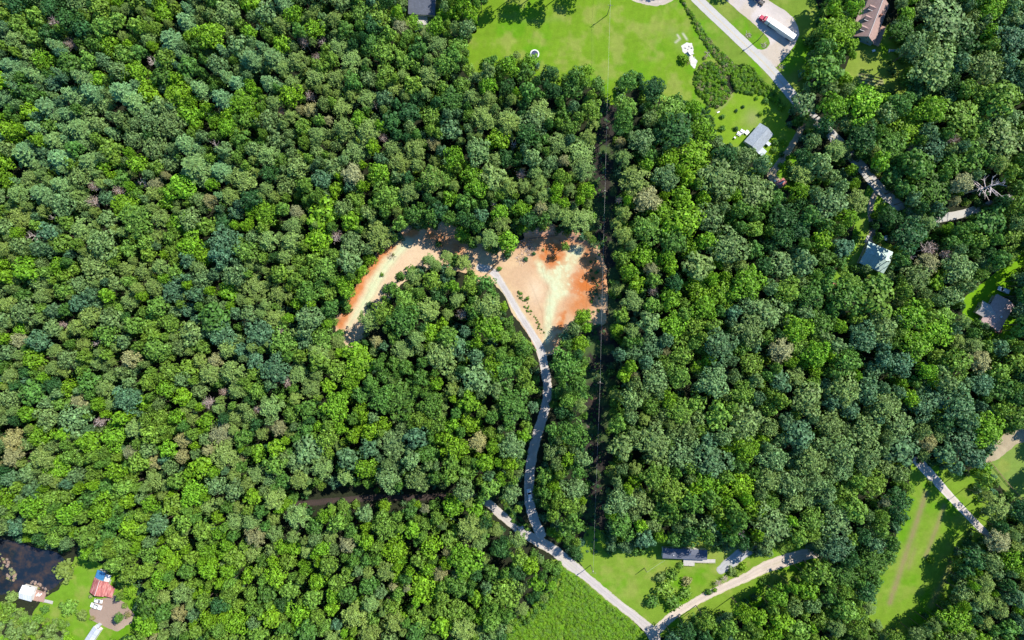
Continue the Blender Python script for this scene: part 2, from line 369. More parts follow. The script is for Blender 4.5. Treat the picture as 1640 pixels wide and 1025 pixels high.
GRAVEL = smooth([(768,428,6),(790,436,6),(808,462,5.5),(830,500,5.5),(850,531,6),(866,560,7),(872,590,7),(877,620,7),(874,650,7.5),(862,690,8),(852,730,8),(848,765,8),(848,800,8),(854,828,8),(866,856,8)])
TRACK_W = smooth([(470,808,5),(560,800,5),(600,797,5),(660,797,5),(728,793,5)])
DRIVE_B = smooth([(1296,180,5),(1286,200,5),(1275,222,5),(1258,248,5),(1243,268,5.5),(1236,280,8),(1246,292,6)])
DRIVE_C = smooth([(1408,300,4),(1396,322,4.5),(1394,340,5),(1397,360,5),(1396,388,5.5)])
DRIVE_SE = smooth([(1470,738,8),(1490,760,7.5),(1520,793,6),(1550,825,5.5),(1580,855,5.5),(1610,880,5)])
PAD_MH = smooth([(1215,868,9),(1190,885,10),(1165,905,9),(1155,912,7)])
POND = [(-60,850),(0,862),(30,868),(60,878),(92,884),(108,900),(104,925),(88,940),(72,950),(50,950),(24,950),(-60,960)]
LOT_SW = [(155,962),(175,960),(185,955),(212,985),(208,996),(188,1008),(172,1002),(150,992),(146,978)]
PILE_N = [(1100,68),(1107,70),(1110,80),(1108,90),(1116,98),(1112,108),(1106,104),(1103,90),(1093,82),(1092,74)]
EASTDRIVE = [(1575,742),(1590,715),(1610,694),(1650,680),(1700,676),(1700,705),(1645,705),(1618,718),(1600,735)]
LOOP_N = smooth([(985,-30,6),(1010,-8,6),(1035,2,6),(1060,2,6),(1085,-12,6),(1100,-30,6)])

def ground_plane():
    me = bpy.data.meshes.new("ground"); R = 4000
    n = 40; xs = np.linspace(-R, R, n)
    vs = [(x, y, 0) for y in xs for x in xs]; fs = [(j*n+i, j*n+i+1, (j+1)*n+i+1, (j+1)*n+i) for j in range(n-1) for i in range(n-1)]
    me.from_pydata(vs, [], fs); a = me.color_attributes.new("Col", 'FLOAT_COLOR', 'POINT')
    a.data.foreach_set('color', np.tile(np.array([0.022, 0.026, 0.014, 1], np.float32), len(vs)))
    o = link_mesh("ground", me, None, M['floor']); o['kind'] = 'structure'
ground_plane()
def pgon(name, poly, z, colf, mat, amp=2.5, cell=2.0, buf=3.0, seed=1, hf=None, minus=None):
    xs = [p[0] for p in poly]; ys = [p[1] for p in poly]
    def f(X, Y):
        s = edge(poly_sd(X, Y, poly), X, Y, amp, 10, seed, buf)
        if minus is not None: s = np.minimum(s, -minus(X, Y))
        return s
    return sheet(name, f, (min(xs)-8, min(ys)-8, max(xs)+8, max(ys)+8), cell, z, colf, mat, hf)
def strip(name, line, z, colf, mat, amp=1.7, cell=1.1, seed=2):
    xs = [p[0] for p in line]; ys = [p[1] for p in line]
    return sheet(name, lambda X, Y: edge(line_sd(X, Y, line), X, Y, amp, 6, seed), (min(xs)-14, min(ys)-14, max(xs)+14, max(ys)+14), cell, z, colf, mat)

def meadow_col(X, Y):
    c = grass_col(seed=21, dryness=0.45)(X, Y)
    # mower streaks and the worn line under the wires
    st = fbm(X+0.25*Y, Y*0+3, 3.0, 8, 2)
    c = c*(0.94+0.12*st)[:, None]
    c = mixn(c, (0.19, 0.25, 0.06), np.exp(-(seg_d(X, Y, [(960,0),(948,50),(950,100)])/3.0)**2)*0.35*fbm(X, Y, 8, 4))
    c = mixn(c, (0.17, 0.24, 0.05), np.exp(-(seg_d(X, Y, [(800,25),(850,34),(900,30)])/5.0)**2)*0.35)
    c = mixn(c, (0.20, 0.24, 0.07), np.exp(-(seg_d(X, Y, [(1075,50),(1090,75),(1085,60)])/8.0)**2)*0.35)
    c = mixn(c, (0.45, 0.42, 0.33), (np.exp(-(seg_d(X, Y, [(1094,54),(1100,63)])/1.6)**2)+np.exp(-(seg_d(X, Y, [(1085,56),(1089,62),(1082,68)])/1.5)**2))*0.9)
    return c
pgon("meadow", MEADOW, 0.02, meadow_col, M['lawn'], seed=11)
pgon("lawn", YARD_B, 0.024, lambda X, Y: mixn(grass_col((0.135, 0.235, 0.014), seed=31, dryness=0.2)(X, Y), (0.26, 0.24, 0.12), np.exp(-(np.hypot(X-1205, (Y-190)*0.8)/13)**2)*0.55+np.exp(-(seg_d(X, Y, [(1172,152),(1160,168),(1148,178)])/2.6)**2)*0.6), M['lawn'], seed=12)
pgon("grass_verge", VERGE, 0.022, grass_col((0.12, 0.19, 0.022), seed=41, dryness=0.3), M['lawn'], seed=13)
pgon("lawn", YARD_A, 0.02, lambda X, Y: mixn(grass_col((0.15, 0.215, 0.03), seed=51, dryness=0.3)(X, Y), (0.33, 0.30, 0.18), sstep(poly_sd(X, Y, [(1374,118),(1412,122),(1416,140),(1378,132)]), -3, 2)*0.75*sstep(fbm(X*0.4+Y, Y, 3, 6), 0.35, 0.6)), M['lawn'], seed=14)
pgon("lawn", YARD_C, 0.02, grass_col((0.125, 0.23, 0.02), seed=61, dryness=0.3), M['lawn'], seed=15)
pgon("lawn", YARD_D, 0.02, grass_col((0.115, 0.25, 0.006), seed=71, dryness=0.1), M['lawn'], seed=16)
def se_col(X, Y):
    c = grass_col((0.125, 0.215, 0.018), seed=81, dryness=0.25)(X, Y)
    for L, w, k in (([(1483,790),(1470,830),(1455,875),(1440,920),(1425,965)], 5, 0.75), ([(1512,810),(1500,845),(1483,890)], 4, 0.65), ([(1525,900),(1508,935),(1490,970)], 5, 0.5), ([(1465,880),(1455,910)], 4, 0.4)):
        c = mixn(c, (0.24, 0.17, 0.10), np.exp(-(seg_d(X, Y, L)/w)**2)*k*(0.6+0.6*fbm(X, Y, 6, 9)))
    return c
pgon("meadow", FIELD_SE, 0.02, se_col, M['lawn'], seed=17)
pgon("lawn", LAWN_E, 0.02, grass_col((0.14, 0.21, 0.04), seed=91, dryness=0.5), M['lawn'], seed=18)
pgon("lawn", LAWN_MH, 0.02, grass_col((0.130, 0.215, 0.020), seed=101, dryness=0.4), M['lawn'], seed=19)
pgon("lawn", YARD_SW, 0.02, grass_col((0.115, 0.225, 0.015), seed=111, dryness=0.45), M['lawn'], seed=20)
pgon("lawn", YARD_N, 0.02, grass_col((0.10, 0.14, 0.05), seed=121), M['lawn'], seed=21)
pgon("weedy_ground", BRUSH, 0.02, grass_col((0.10, 0.20, 0.012), seed=131), M['lawn'], seed=22)
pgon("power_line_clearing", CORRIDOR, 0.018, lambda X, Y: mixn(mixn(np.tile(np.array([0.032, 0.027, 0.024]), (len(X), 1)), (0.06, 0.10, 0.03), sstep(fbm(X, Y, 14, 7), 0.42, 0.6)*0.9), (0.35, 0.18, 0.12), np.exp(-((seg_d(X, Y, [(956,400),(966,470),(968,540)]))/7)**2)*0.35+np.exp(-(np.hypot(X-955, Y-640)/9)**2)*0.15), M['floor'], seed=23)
# the graded clay clearing
def clay_h(X, Y):
    h = 1.3*np.exp(-(seg_d(X, Y, [(640,374),(668,360),(700,354),(735,368)])/9)**2)
    h += 1.7*np.exp(-(seg_d(X, Y, [(842,372),(880,362),(925,376),(948,392)])/8)**2)
    h += 0.9*np.exp(-(seg_d(X, Y, [(545,510),(585,440),(620,396)])/4)**2)
    h += 0.7*np.exp(-(seg_d(X, Y, [(966,440),(970,510)])/6)**2)
    n = fbm(X, Y, 10, 33)
    e = sstep(poly_sd(X, Y, CLEAR_W), 20, 2)
    return (h*(0.6+0.8*n)+0.35*n*e)*sstep(-line_sd(X, Y, GRAVEL), 1.5, 9)+0.02
def clay_col(X, Y):
    c = np.tile(np.array([0.49, 0.33, 0.20]), (len(X), 1)); n = fbm(X, Y, 16, 44)
    c = mixn(c, (0.56, 0.40, 0.23), sstep(n, 0.4, 0.7)*0.6)
    c = mixn(c, (0.58, 0.44, 0.30), sstep(X, 740, 690)*.8)
    red = np.exp(-(seg_d(X, Y, [(545,520),(580,450),(612,405),(640,385),(665,372)])/9)**2)
    red = np.maximum(red, np.exp(-(np.hypot((X-885), (Y-404)*1.1)/26)**2)); red = np.maximum(red, np.exp(-(seg_d(X, Y, [(925,390),(945,420),(958,450),(940,480),(925,490)])/17)**2))
    red = np.maximum(red, 0.9*np.exp(-(seg_d(X, Y, [(905,500),(898,525)])/4)**2)); red = np.maximum(red, 0.9*np.exp(-(seg_d(X, Y, [(835,385),(870,375),(930,385)])/15)**2))
    red = np.maximum(red, 0.8*np.exp(-(seg_d(X, Y, [(690,375),(730,395)])/16)**2))
    c = mixn(c, (0.46, 0.19, 0.075), np.clip(red*(0.55+1.1*fbm(X, Y, 7, 45)), 0, 1))
    c = mixn(c, (0.50, 0.33, 0.25), np.exp(-(seg_d(X, Y, [(840,372),(900,372),(935,385)])/8)**2)*0.6)
    J = (fbm(X, Y, 12, 51)-.5)*9
    pale = np.maximum(sstep(line_sd(X, Y, smooth([(652,388,7),(630,410,7),(605,447,8),(590,475,7),(572,500,5),(560,520,2)]))+J*.6, -7, 6), sstep(line_sd(X, Y, smooth([(925,402,8),(905,425,12),(895,445,17),(897,462,15),(885,482,8),(880,510,6),(876,545,4)]))+J, -7, 6))
    pale = np.maximum(pale, sstep(line_sd(X, Y, smooth([(862,420,3),(872,437,8),(890,452,10)]))+J*.6, -7, 5)); pale = np.maximum(pale, 0.6*sstep(line_sd(X, Y, [(790,436,5),(830,500,5),(850,528,4)]), -5, 3))
    c = mixn(c, (0.52, 0.57, 0.36), np.clip(pale*(0.55+0.6*fbm(X, Y, 6, 46)), 0, 1))
    spot = sstep(fbm(X, Y, 7, 52), .42, .56)*np.clip(np.exp(-(np.hypot(X-885, Y-408)/24)**2)+np.exp(-(np.hypot(X-935, Y-455)/26)**2)+.6*np.exp(-(seg_d(X, Y, [(900,505),(888,550)])/7)**2)+.5*np.exp(-(seg_d(X, Y, [(545,520),(585,440),(640,385)])/6)**2), 0, 1)
    c = mixn(c, (0.46, 0.13, 0.025), spot*.95)
    for k in range(7):
        L = [(866+3*k, 425+4*k), (874+k*1.5, 480), (872+k*.8, 540)]; c = c*(1-.10*np.exp(-(seg_d(X, Y, L)/.6)**2)*(fbm(X, Y, 9, 60+k) > .45))[:, None]
    for L in ([(645,392),(612,432),(585,480),(560,520)], [(651,397),(618,438),(592,486),(566,526)], [(740,400),(690,390),(655,385)]):
        c = c*(1-.16*np.exp(-(seg_d(X, Y, L)/.8)**2))[:, None]
    c = mixn(c, (0.62, 0.50, 0.36), np.exp(-(np.hypot(X-858, (Y-465)*0.7)/14)**2)*0.55)
    # wheel marks
    for L in ([(868,430),(880,470),(882,520)], [(600,440),(585,480)], [(850,455),(868,500),(872,540)]):
        c = c*(1-0.14*np.exp(-(seg_d(X, Y, L)/1.0)**2))[:, None]
    return c*(0.9+0.2*fbm(X, Y, 3, 47))[:, None]
pgon("clay_clearing", CLEAR_W, 0.03, clay_col, M['dirt'], amp=3.5, cell=1.6, buf=1.0, seed=24, hf=clay_h)
def road_col(base, line, edge_c, centre=None, seed=1, rut=0.12, grime=0.15):
    def f(X, Y):
        c = np.tile(np.array(base), (len(X), 1)); d = line_sd(X, Y, line); w = np.max([p[2] for p in line])
        c = mixn(c, edge_c, sstep(d, 2.2, 0.2)*0.8)
        if centre is not None: c = mixn(c, np.array(centre)*.8, sstep(d, w-3.0, w-1.0)*sstep(fbm(X, Y, 8, seed+5), .3, .6)*.8)
        c = c*(1-rut*sstep(d, w*0.35, w*0.5)*sstep(d, w*0.75, w*0.6))[:, None]
        return c*(1-grime+2*grime*fbm(X, Y, 14, seed))[:, None]
    return f
strip("asphalt_road", HIGHWAY, 0.08, road_col((0.44, 0.425, 0.40), HIGHWAY, (0.45, 0.42, 0.37), None, 201, 0.0, 0.06), M['asphalt'], amp=0.5, seed=30)
pgon("gravel_turnout", TURNOUT, 0.06, lambda X, Y: mixn(np.tile(np.array([0.48, 0.43, 0.40]), (len(X), 1))*(0.85+0.3*fbm(X, Y, 18, 211))[:, None], (0.43, 0.36, 0.27), sstep(fbm(X, Y, 26, 212), 0.45, 0.7)*0.7), M['gravel'], amp=1.0, cell=1.6, buf=0, seed=31, minus=lambda X, Y: edge(poly_sd(X, Y, ISLAND), X, Y, 0.8, 6, 9))
strip("gravel_lane", LANE, 0.05, road_col((0.47, 0.425, 0.395), LANE, (0.42, 0.38, 0.28), (0.50, 0.46, 0.38), 221), M['gravel'], seed=32)
strip("gravel_lane", LANE_E, 0.054, road_col((0.54, 0.46, 0.39), LANE_E, (0.42, 0.38, 0.26), (0.52, 0.46, 0.35), 222), M['gravel'], seed=33)
strip("gravel_road", GRAVEL, 0.075, road_col((0.50, 0.465, 0.445), GRAVEL, (0.50, 0.42, 0.32), (0.52, 0.47, 0.42), 223), M['gravel'], seed=34)
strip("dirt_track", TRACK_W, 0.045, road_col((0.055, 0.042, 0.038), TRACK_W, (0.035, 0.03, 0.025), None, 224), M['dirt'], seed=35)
strip("driveway", DRIVE_B, 0.05, road_col((0.36, 0.29, 0.20), DRIVE_B, (0.34, 0.32, 0.16), (0.34, 0.33, 0.15), 225), M['gravel'], seed=36)
strip("driveway", DRIVE_C, 0.05, road_col((0.36, 0.29, 0.24), DRIVE_C, (0.36, 0.34, 0.18), None, 226), M['gravel'], seed=37)
strip("driveway", DRIVE_SE, 0.05, road_col((0.52, 0.46, 0.41), DRIVE_SE, (0.60, 0.57, 0.52), (0.52, 0.47, 0.38), 227, 0.08, 0.08), M['gravel'], amp=0.4, seed=38)
strip("driveway", PAD_MH, 0.046, road_col((0.38, 0.38, 0.38), PAD_MH, (0.3, 0.3, 0.25), None, 228), M['gravel'], seed=39)
strip("gravel_lane", LOOP_N, 0.05, road_col((0.44, 0.38, 0.33), LOOP_N, (0.42, 0.38, 0.26), None, 229), M['gravel'], seed=40)
pgon("dirt_yard", LOT_SW, 0.045, lambda X, Y: mixn(np.tile(np.array([0.38, 0.30, 0.23]), (len(X), 1))*(0.8+0.4*fbm(X, Y, 10, 231))[:, None], (0.28, 0.20, 0.16), sstep(X*0.6+Y*0.8, 935, 905)*0.8), M['dirt'], cell=1.3, seed=41)
pgon("gravel_patch", PILE_N, 0.05, lambda X, Y: np.tile(np.array([0.58, 0.55, 0.50]), (len(X), 1))*(0.75+0.5*fbm(X, Y, 5, 232))[:, None], M['gravel'], amp=2.5, cell=1.0, buf=0.5, seed=42)
pgon("dirt_yard", EASTDRIVE, 0.05, lambda X, Y: np.tile(np.array([0.36, 0.30, 0.20]), (len(X), 1))*(0.75+0.5*fbm(X, Y, 8, 233))[:, None], M['dirt'], cell=1.6, buf=0, seed=43)
pw = pgon("pond_water", POND, 0.06, lambda X, Y: np.tile(np.array([0.05, 0.05, 0.05]), (len(X), 1)), M['water'], amp=2.0, buf=0, seed=44)
# yellow centre line of the road, painted in one worn strip
def centre_line():
    pts = [P(x, y, 0.084) for x, y, _ in HIGHWAY if x < 1460]; mb = MB()
    for i in range(len(pts)-1):
        a, b = pts[i], pts[i+1]; d = (b-a).normalized(); n = Vector((-d.y, d.x, 0))
        for off in (-0.16, 0.16):
            q = [a+n*(off-0.06), b+n*(off-0.06), b+n*(off+0.06), a+n*(off+0.06)]; mb.add(q, [(0,1,2,3)])
    me = bpy.data.meshes.new("centre_line"); me.from_pydata(mb.v, [], mb.f)
    o = link_mesh("centre_line", me, None, M['paint_y']); o['kind'] = 'structure'
centre_line()
# ------------------------------------------------------------ tree kinds
def cards_mesh(name, cen, nor, siz, lv, mats, extra=None, asp=None, adir=None, matidx=0):
    """leaf clumps as small folded-free quads: cen, nor (n,3), siz (n), lv brightness (n)"""
    n = len(cen); rs = np.random.RandomState(len(cen)+7)
    nor = nor/np.linalg.norm(nor, axis=1, keepdims=True)
    a = rs.normal(size=(n, 3)) if adir is None else adir+1e-4
    u = a-nor*np.sum(a*nor, 1, keepdims=True); u /= np.linalg.norm(u, axis=1, keepdims=True); w = np.cross(nor, u)
    k = siz[:, None]; ka = k if asp is None else k*asp[:, None]
    j = rs.uniform(0.7, 1.15, size=(n, 4, 1))
    q = np.stack([cen-(u*ka+w*k*0.6)*j[:, 0], cen+(u*ka*0.8-w*k)*j[:, 1], cen+(u*ka+w*k*0.7)*j[:, 2], cen+(-u*ka*0.7+w*k)*j[:, 3]], 1).reshape(-1, 3)
    nv = 4*n; F = np.arange(nv).reshape(-1, 4)
    ev, ef = ([], []) if extra is None else (extra.v, extra.f)
    me = bpy.data.meshes.new(name)
    me.from_pydata(q.tolist()+[tuple(v) for v in ev], [], F.tolist()+[tuple(i+nv for i in f) for f in ef]); me.update()
    at = me.attributes.new("lv", 'FLOAT', 'POINT'); vals = np.concatenate([np.repeat(lv, 4), np.ones(len(ev))]).astype(np.float32)
    at.data.foreach_set('value', vals)
    for m in mats: me.materials.append(m)
    if ef:
        mi = np.concatenate([np.zeros(n), np.ones(len(ef))]).astype(np.int32); me.polygons.foreach_set('material_index', mi)
    return me
def sph(rs, n):
    v = rs.normal(size=(n, 3)); return v/np.linalg.norm(v, axis=1, keepdims=True)

def crown_lobed(seed, nl=20, per=66, lr=(0.24, 0.42), leaf=0.068, zc=2.45, flat=0.98, base=-0.3, tight=0.66, noisy=0.36):
    """broadleaf crown: boughs bunched into lobes, gaps between them. unit radius, crown centre at zc"""
    rs = np.random.RandomState(seed); C = []; Nn = []; L = []; Z = []
    ph0 = rs.uniform(0, 6.28, 4); am = rs.uniform(0.05, 0.16, 4)
    pts = []
    tries = 0
    while len(pts) < nl and tries < 2000:
        tries += 1
        d = sph(rs, 1)[0]
        if d[2] < base: continue
        t = atan2(d[1], d[0]); out = 1+sum(am[i]*cos((i+2)*t+ph0[i]) for i in range(4))
        p = np.array([d[0]*out, d[1]*out, d[2]*flat])*tight*rs.uniform(0.82, 1.08)
        r = rs.uniform(*lr)
        if any(np.linalg.norm(p-q) < 0.70*(r+rq) for q, rq in pts): continue
        pts.append((p, r))
    pts.append((np.array([0, 0, 0.25]), 0.45))
    for p, r in pts:
        n = int(per*(r/0.33)**2); d = sph(rs, n)
        outw = p/(np.linalg.norm(p)+1e-6)+np.array([0, 0, 0.35]); keep = d@outw > -0.35; d = d[keep]; n = len(d)
        rr = r*rs.uniform(0.8, 1.1, size=(n, 1))
        C.append(p+d*rr*np.array([1, 1, 0.85])); Nn.append(d+sph(rs, n)*noisy+np.array([0, 0, 0.25])); Z.append(leaf*rs.uniform(0.7, 1.35, n))
        L.append(np.full(n, rs.uniform(0.88, 1.13))*rs.uniform(0.8, 1.2, n))
    m = 110; d = sph(rs, m)*rs.uniform(.2, .62, size=(m, 1)); d[:, 2] *= .8  # larger, darker inner cards, added for solid cast shade and dark gaps
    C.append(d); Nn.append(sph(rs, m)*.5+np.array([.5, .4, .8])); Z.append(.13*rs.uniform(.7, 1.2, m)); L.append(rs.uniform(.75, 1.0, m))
    C = np.concatenate(C)+np.array([0, 0, zc]); return C, np.concatenate(Nn), np.concatenate(Z), np.concatenate(L)

def crown_pine(seed, n=1500, zc=2.5):
    """loose, feathery pine: small plumes of needles, soft outline"""
    rs = np.random.RandomState(seed); C = []; Nn = []; Z = []; L = []
    npl = 40
    for i in range(npl):
        f = (i+0.5)/npl; t = i*2.4+rs.uniform(-0.5, 0.5)
        rad = 0.86*math.sqrt(f)*rs.uniform(0.8, 1.08); z = 0.62*(1-f**1.1)+rs.uniform(-0.1, 0.1)-0.15
        c = np.array([rad*cos(t), rad*sin(t), z]); m = n//npl; r = rs.uniform(0.15, 0.26)
        d = sph(rs, m)*rs.uniform(0.2, 1.0, size=(m, 1))**0.6
        C.append(c+d*r*np.array([1.0, 1.0, 0.8])); Nn.append(sph(rs, m)*0.8+np.array([0, 0, 0.9])+c*0.6); Z.append(0.034*rs.uniform(0.6, 1.6, m))
        L.append(np.full(m, rs.uniform(0.85, 1.15))*rs.uniform(0.75, 1.25, m))
    m = 120; d = sph(rs, m)*rs.uniform(.2, .7, size=(m, 1)); d[:, 2] *= .45; d[:, 2] -= .08  # darker core cards, added so the pine casts solid shade
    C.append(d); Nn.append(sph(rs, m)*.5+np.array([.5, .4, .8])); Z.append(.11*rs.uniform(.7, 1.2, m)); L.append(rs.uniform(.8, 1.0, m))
    return np.concatenate(C)+np.array([0, 0, zc]), np.concatenate(Nn), np.concatenate(Z), np.concatenate(L)

def crown_whorl(seed, zc=2.3):
    """white pine: whorled branches radiating like a star, tufts along each"""
    rs = np.random.RandomState(seed); C = []; Nn = []; Z = []; L = []; A = []
    for lev in range(5):
        nb = (9, 9, 8, 7, 5)[lev]; R = (1.0, 0.88, 0.7, 0.5, 0.28)[lev]; z0 = (-0.55, -0.15, 0.25, 0.6, 0.9)[lev]; t0 = rs.uniform(0, 6.28)
        for b in range(nb):
            t = t0+2*pi*b/nb+rs.uniform(-0.25, 0.25); Rb = R*rs.uniform(0.75, 1.12); m = int(40*R+12); s = rs.uniform(0.15, 1, m)
            wd = (0.04+0.13*np.sin(np.clip(s, 0, 1)*pi*0.9))*rs.normal(size=m)*0.75; dz = 0.16*s*s
            dirv = np.array([cos(t), sin(t), 0]); per = np.array([-sin(t), cos(t), 0])
            c = dirv*(s*Rb)[:, None]+per*wd[:, None]+np.array([0, 0, 1])*(z0+dz-0.25*np.abs(wd)+rs.normal(size=m)*0.02)[:, None]
            C.append(c); a = dirv+per*(np.sign(wd)*0.8)[:, None]; A.append(a); Nn.append(np.array([0, 0, 1.0])+sph(rs, m)*0.45+dirv*0.1)
            Z.append(0.036*rs.uniform(0.7, 1.3, m)); L.append(rs.uniform(0.8, 1.15, m)*(0.85+0.35*s))
    C = np.concatenate(C)+np.array([0, 0, zc]); return C, np.concatenate(Nn), np.concatenate(Z), np.concatenate(L), np.concatenate(A)

def trunk_mb(seed, zt=2.35, r=0.055, limbs=5):
    rs = random.Random(seed); mb = MB(); lean = (rs.uniform(-.05, .05), rs.uniform(-.05, .05))
    mid = (lean[0]*.5, lean[1]*.5, zt*.5); top = (lean[0], lean[1], zt)
    mb.tube((0, 0, -0.03), mid, r, r*.75, 6, False); mb.tube(mid, top, r*.75, r*.4, 6, False)
    for i in range(limbs):
        t = 2*pi*i/limbs+rs.uniform(-.4, .4); z = zt*rs.uniform(.62, .92)
        mb.tube((lean[0]*.8, lean[1]*.8, z), (0.5*cos(t), 0.5*sin(t), z+rs.uniform(.25, .5)), r*.38, r*.12, 4, False)
    return mb
def snag_mb(seed, dense=1.0, R=0.95, zc=2.2):
    rs = random.Random(seed); mb = MB(); zt = zc+0.45
    mb.tube((0, 0, -.03), (0.02, 0.01, zc-.4), .06, .045, 6, False); mb.tube((0.02, 0.01, zc-.4), (0.0, 0.02, zt), .045, .02, 5, False)
    for i in range(int(15*dense)):
        t = i*2.4+rs.uniform(-.4, .4); z = zc-.65+1.0*rs.random(); ln = R*rs.uniform(.55, 1.05)*(1.1-0.4*(z-zc+.65)); up = rs.uniform(.05, .4)
        a = Vector((0.01, 0.01, z)); b = a+Vector((cos(t)*ln*.55, sin(t)*ln*.55, up*.5)); c = a+Vector((cos(t+rs.uniform(-.3, .3))*ln, sin(t+rs.uniform(-.3, .3))*ln, up))
        mb.tube(a, b, .026, .018, 4, False); mb.tube(b, c, .018, .008, 3, False)
        for k in range(3):
            s = rs.uniform(.35, .95); p = a.lerp(b, min(1, s*1.6)) if s < .6 else b.lerp(c, (s-.6)/.4)
            t2 = t+rs.choice((-1, 1))*rs.uniform(.5, 1.1); l2 = ln*rs.uniform(.2, .45)
            mb.tube(p, p+Vector((cos(t2)*l2, sin(t2)*l2, rs.uniform(0, .2))), .012, .006, 3, False)
    return mb

PROTO = {}                         # family -> list of (crown mesh, trunk mesh, joined mesh)
def reg(fam, i, cen, nor, siz, lv, leafmat, tr, adir=None, asp=None):
    cm = cards_mesh(fam+"_crown", cen, nor, siz, lv, [leafmat], None, asp, adir)
    tm = tr.mesh(fam+"_trunk"); tm.materials.append(M['bark'])
    jm = cards_mesh(fam+"_whole", cen, nor, siz, lv, [leafmat, M['bark']], tr, asp, adir)
    PROTO.setdefault(fam, []).append((cm, tm, jm))
for i in range(6):
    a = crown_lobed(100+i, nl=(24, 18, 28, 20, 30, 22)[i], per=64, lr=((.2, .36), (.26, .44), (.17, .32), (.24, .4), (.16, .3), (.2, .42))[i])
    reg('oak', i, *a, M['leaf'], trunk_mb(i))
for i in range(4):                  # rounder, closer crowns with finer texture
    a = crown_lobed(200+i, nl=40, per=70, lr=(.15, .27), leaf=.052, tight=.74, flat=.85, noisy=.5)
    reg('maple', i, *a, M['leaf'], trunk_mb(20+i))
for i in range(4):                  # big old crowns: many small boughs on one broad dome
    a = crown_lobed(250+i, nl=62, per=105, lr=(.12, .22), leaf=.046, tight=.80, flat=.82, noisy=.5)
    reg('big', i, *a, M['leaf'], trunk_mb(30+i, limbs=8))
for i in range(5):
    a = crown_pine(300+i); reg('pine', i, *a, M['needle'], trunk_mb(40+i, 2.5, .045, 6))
for i in range(4):
    a = crown_whorl(400+i); reg('whorl', i, a[0], a[1], a[2], a[3], M['needle'], trunk_mb(60+i, 3.1, .045, 3), a[4], np.full(len(a[0]), 2.0))
for i in range(3):                  # shrubs: crown sits on the ground
    a = crown_lobed(500+i, nl=20, per=34, lr=(.22, .4), leaf=.085, zc=.42, flat=.75, base=-.15, tight=.62)
    st = MB()
    for k in range(4): st.tube((0, 0, -.03), (.35*cos(k*1.6), .35*sin(k*1.6), .5), .03, .012, 4, False)
    reg('bush', i, *a, M['leaf'], st)
for i in range(4):
    s = snag_mb(600+i, (1.0, 1.3, 0.7, 1.1)[i]); tm = s.mesh("snag"); tm.materials.append(M['deadwood'])
    PROTO.setdefault('snag', []).append((None, tm, None))
for i in range(3):                  # dying crown: bare twigs and a haze of dry leaves
    rs = np.random.RandomState(700+i); s = snag_mb(650+i, 1.8, .9); n = 420; d = sph(rs, n)*rs.uniform(.3, 1, size=(n, 1))
    d[:, 2] *= .6; cm = cards_mesh("dry_crown", d*.85+np.array([0, 0, 2.45]), sph(rs, n)+np.array([0, 0, .5]), .03*rs.uniform(.6, 1.5, n), rs.uniform(.8, 1.2, n), [M['needle']])
    tm = s.mesh("dry_trunk"); tm.materials.append(M['deadwood']); PROTO.setdefault('dry', []).append((cm, tm, None))

TINT = {'b': (0.165, 0.335, 0.016), 'l': (0.158, 0.290, 0.036), 'o': (0.092, 0.212, 0.032), 'd': (0.045, 0.130, 0.032), 'u': (0.095, 0.200, 0.088),
        'g': (0.165, 0.270, 0.082), 'p': (0.190, 0.290, 0.066), 'w': (0.155, 0.285, 0.095), 't': (0.275, 0.285, 0.12), 'k': (0.40, 0.29, 0.24), 's': (0.45, 0.4, 0.38)}
FAM = {'b': ('oak', 'maple'), 'l': ('oak', 'oak', 'maple'), 'o': ('oak',), 'd': ('oak', 'maple'), 'u': ('oak',), 'g': ('maple', 'oak'), 'p': ('pine',), 'w': ('whorl',), 't': ('pine',), 'k': ('dry',), 's': ('snag',)}

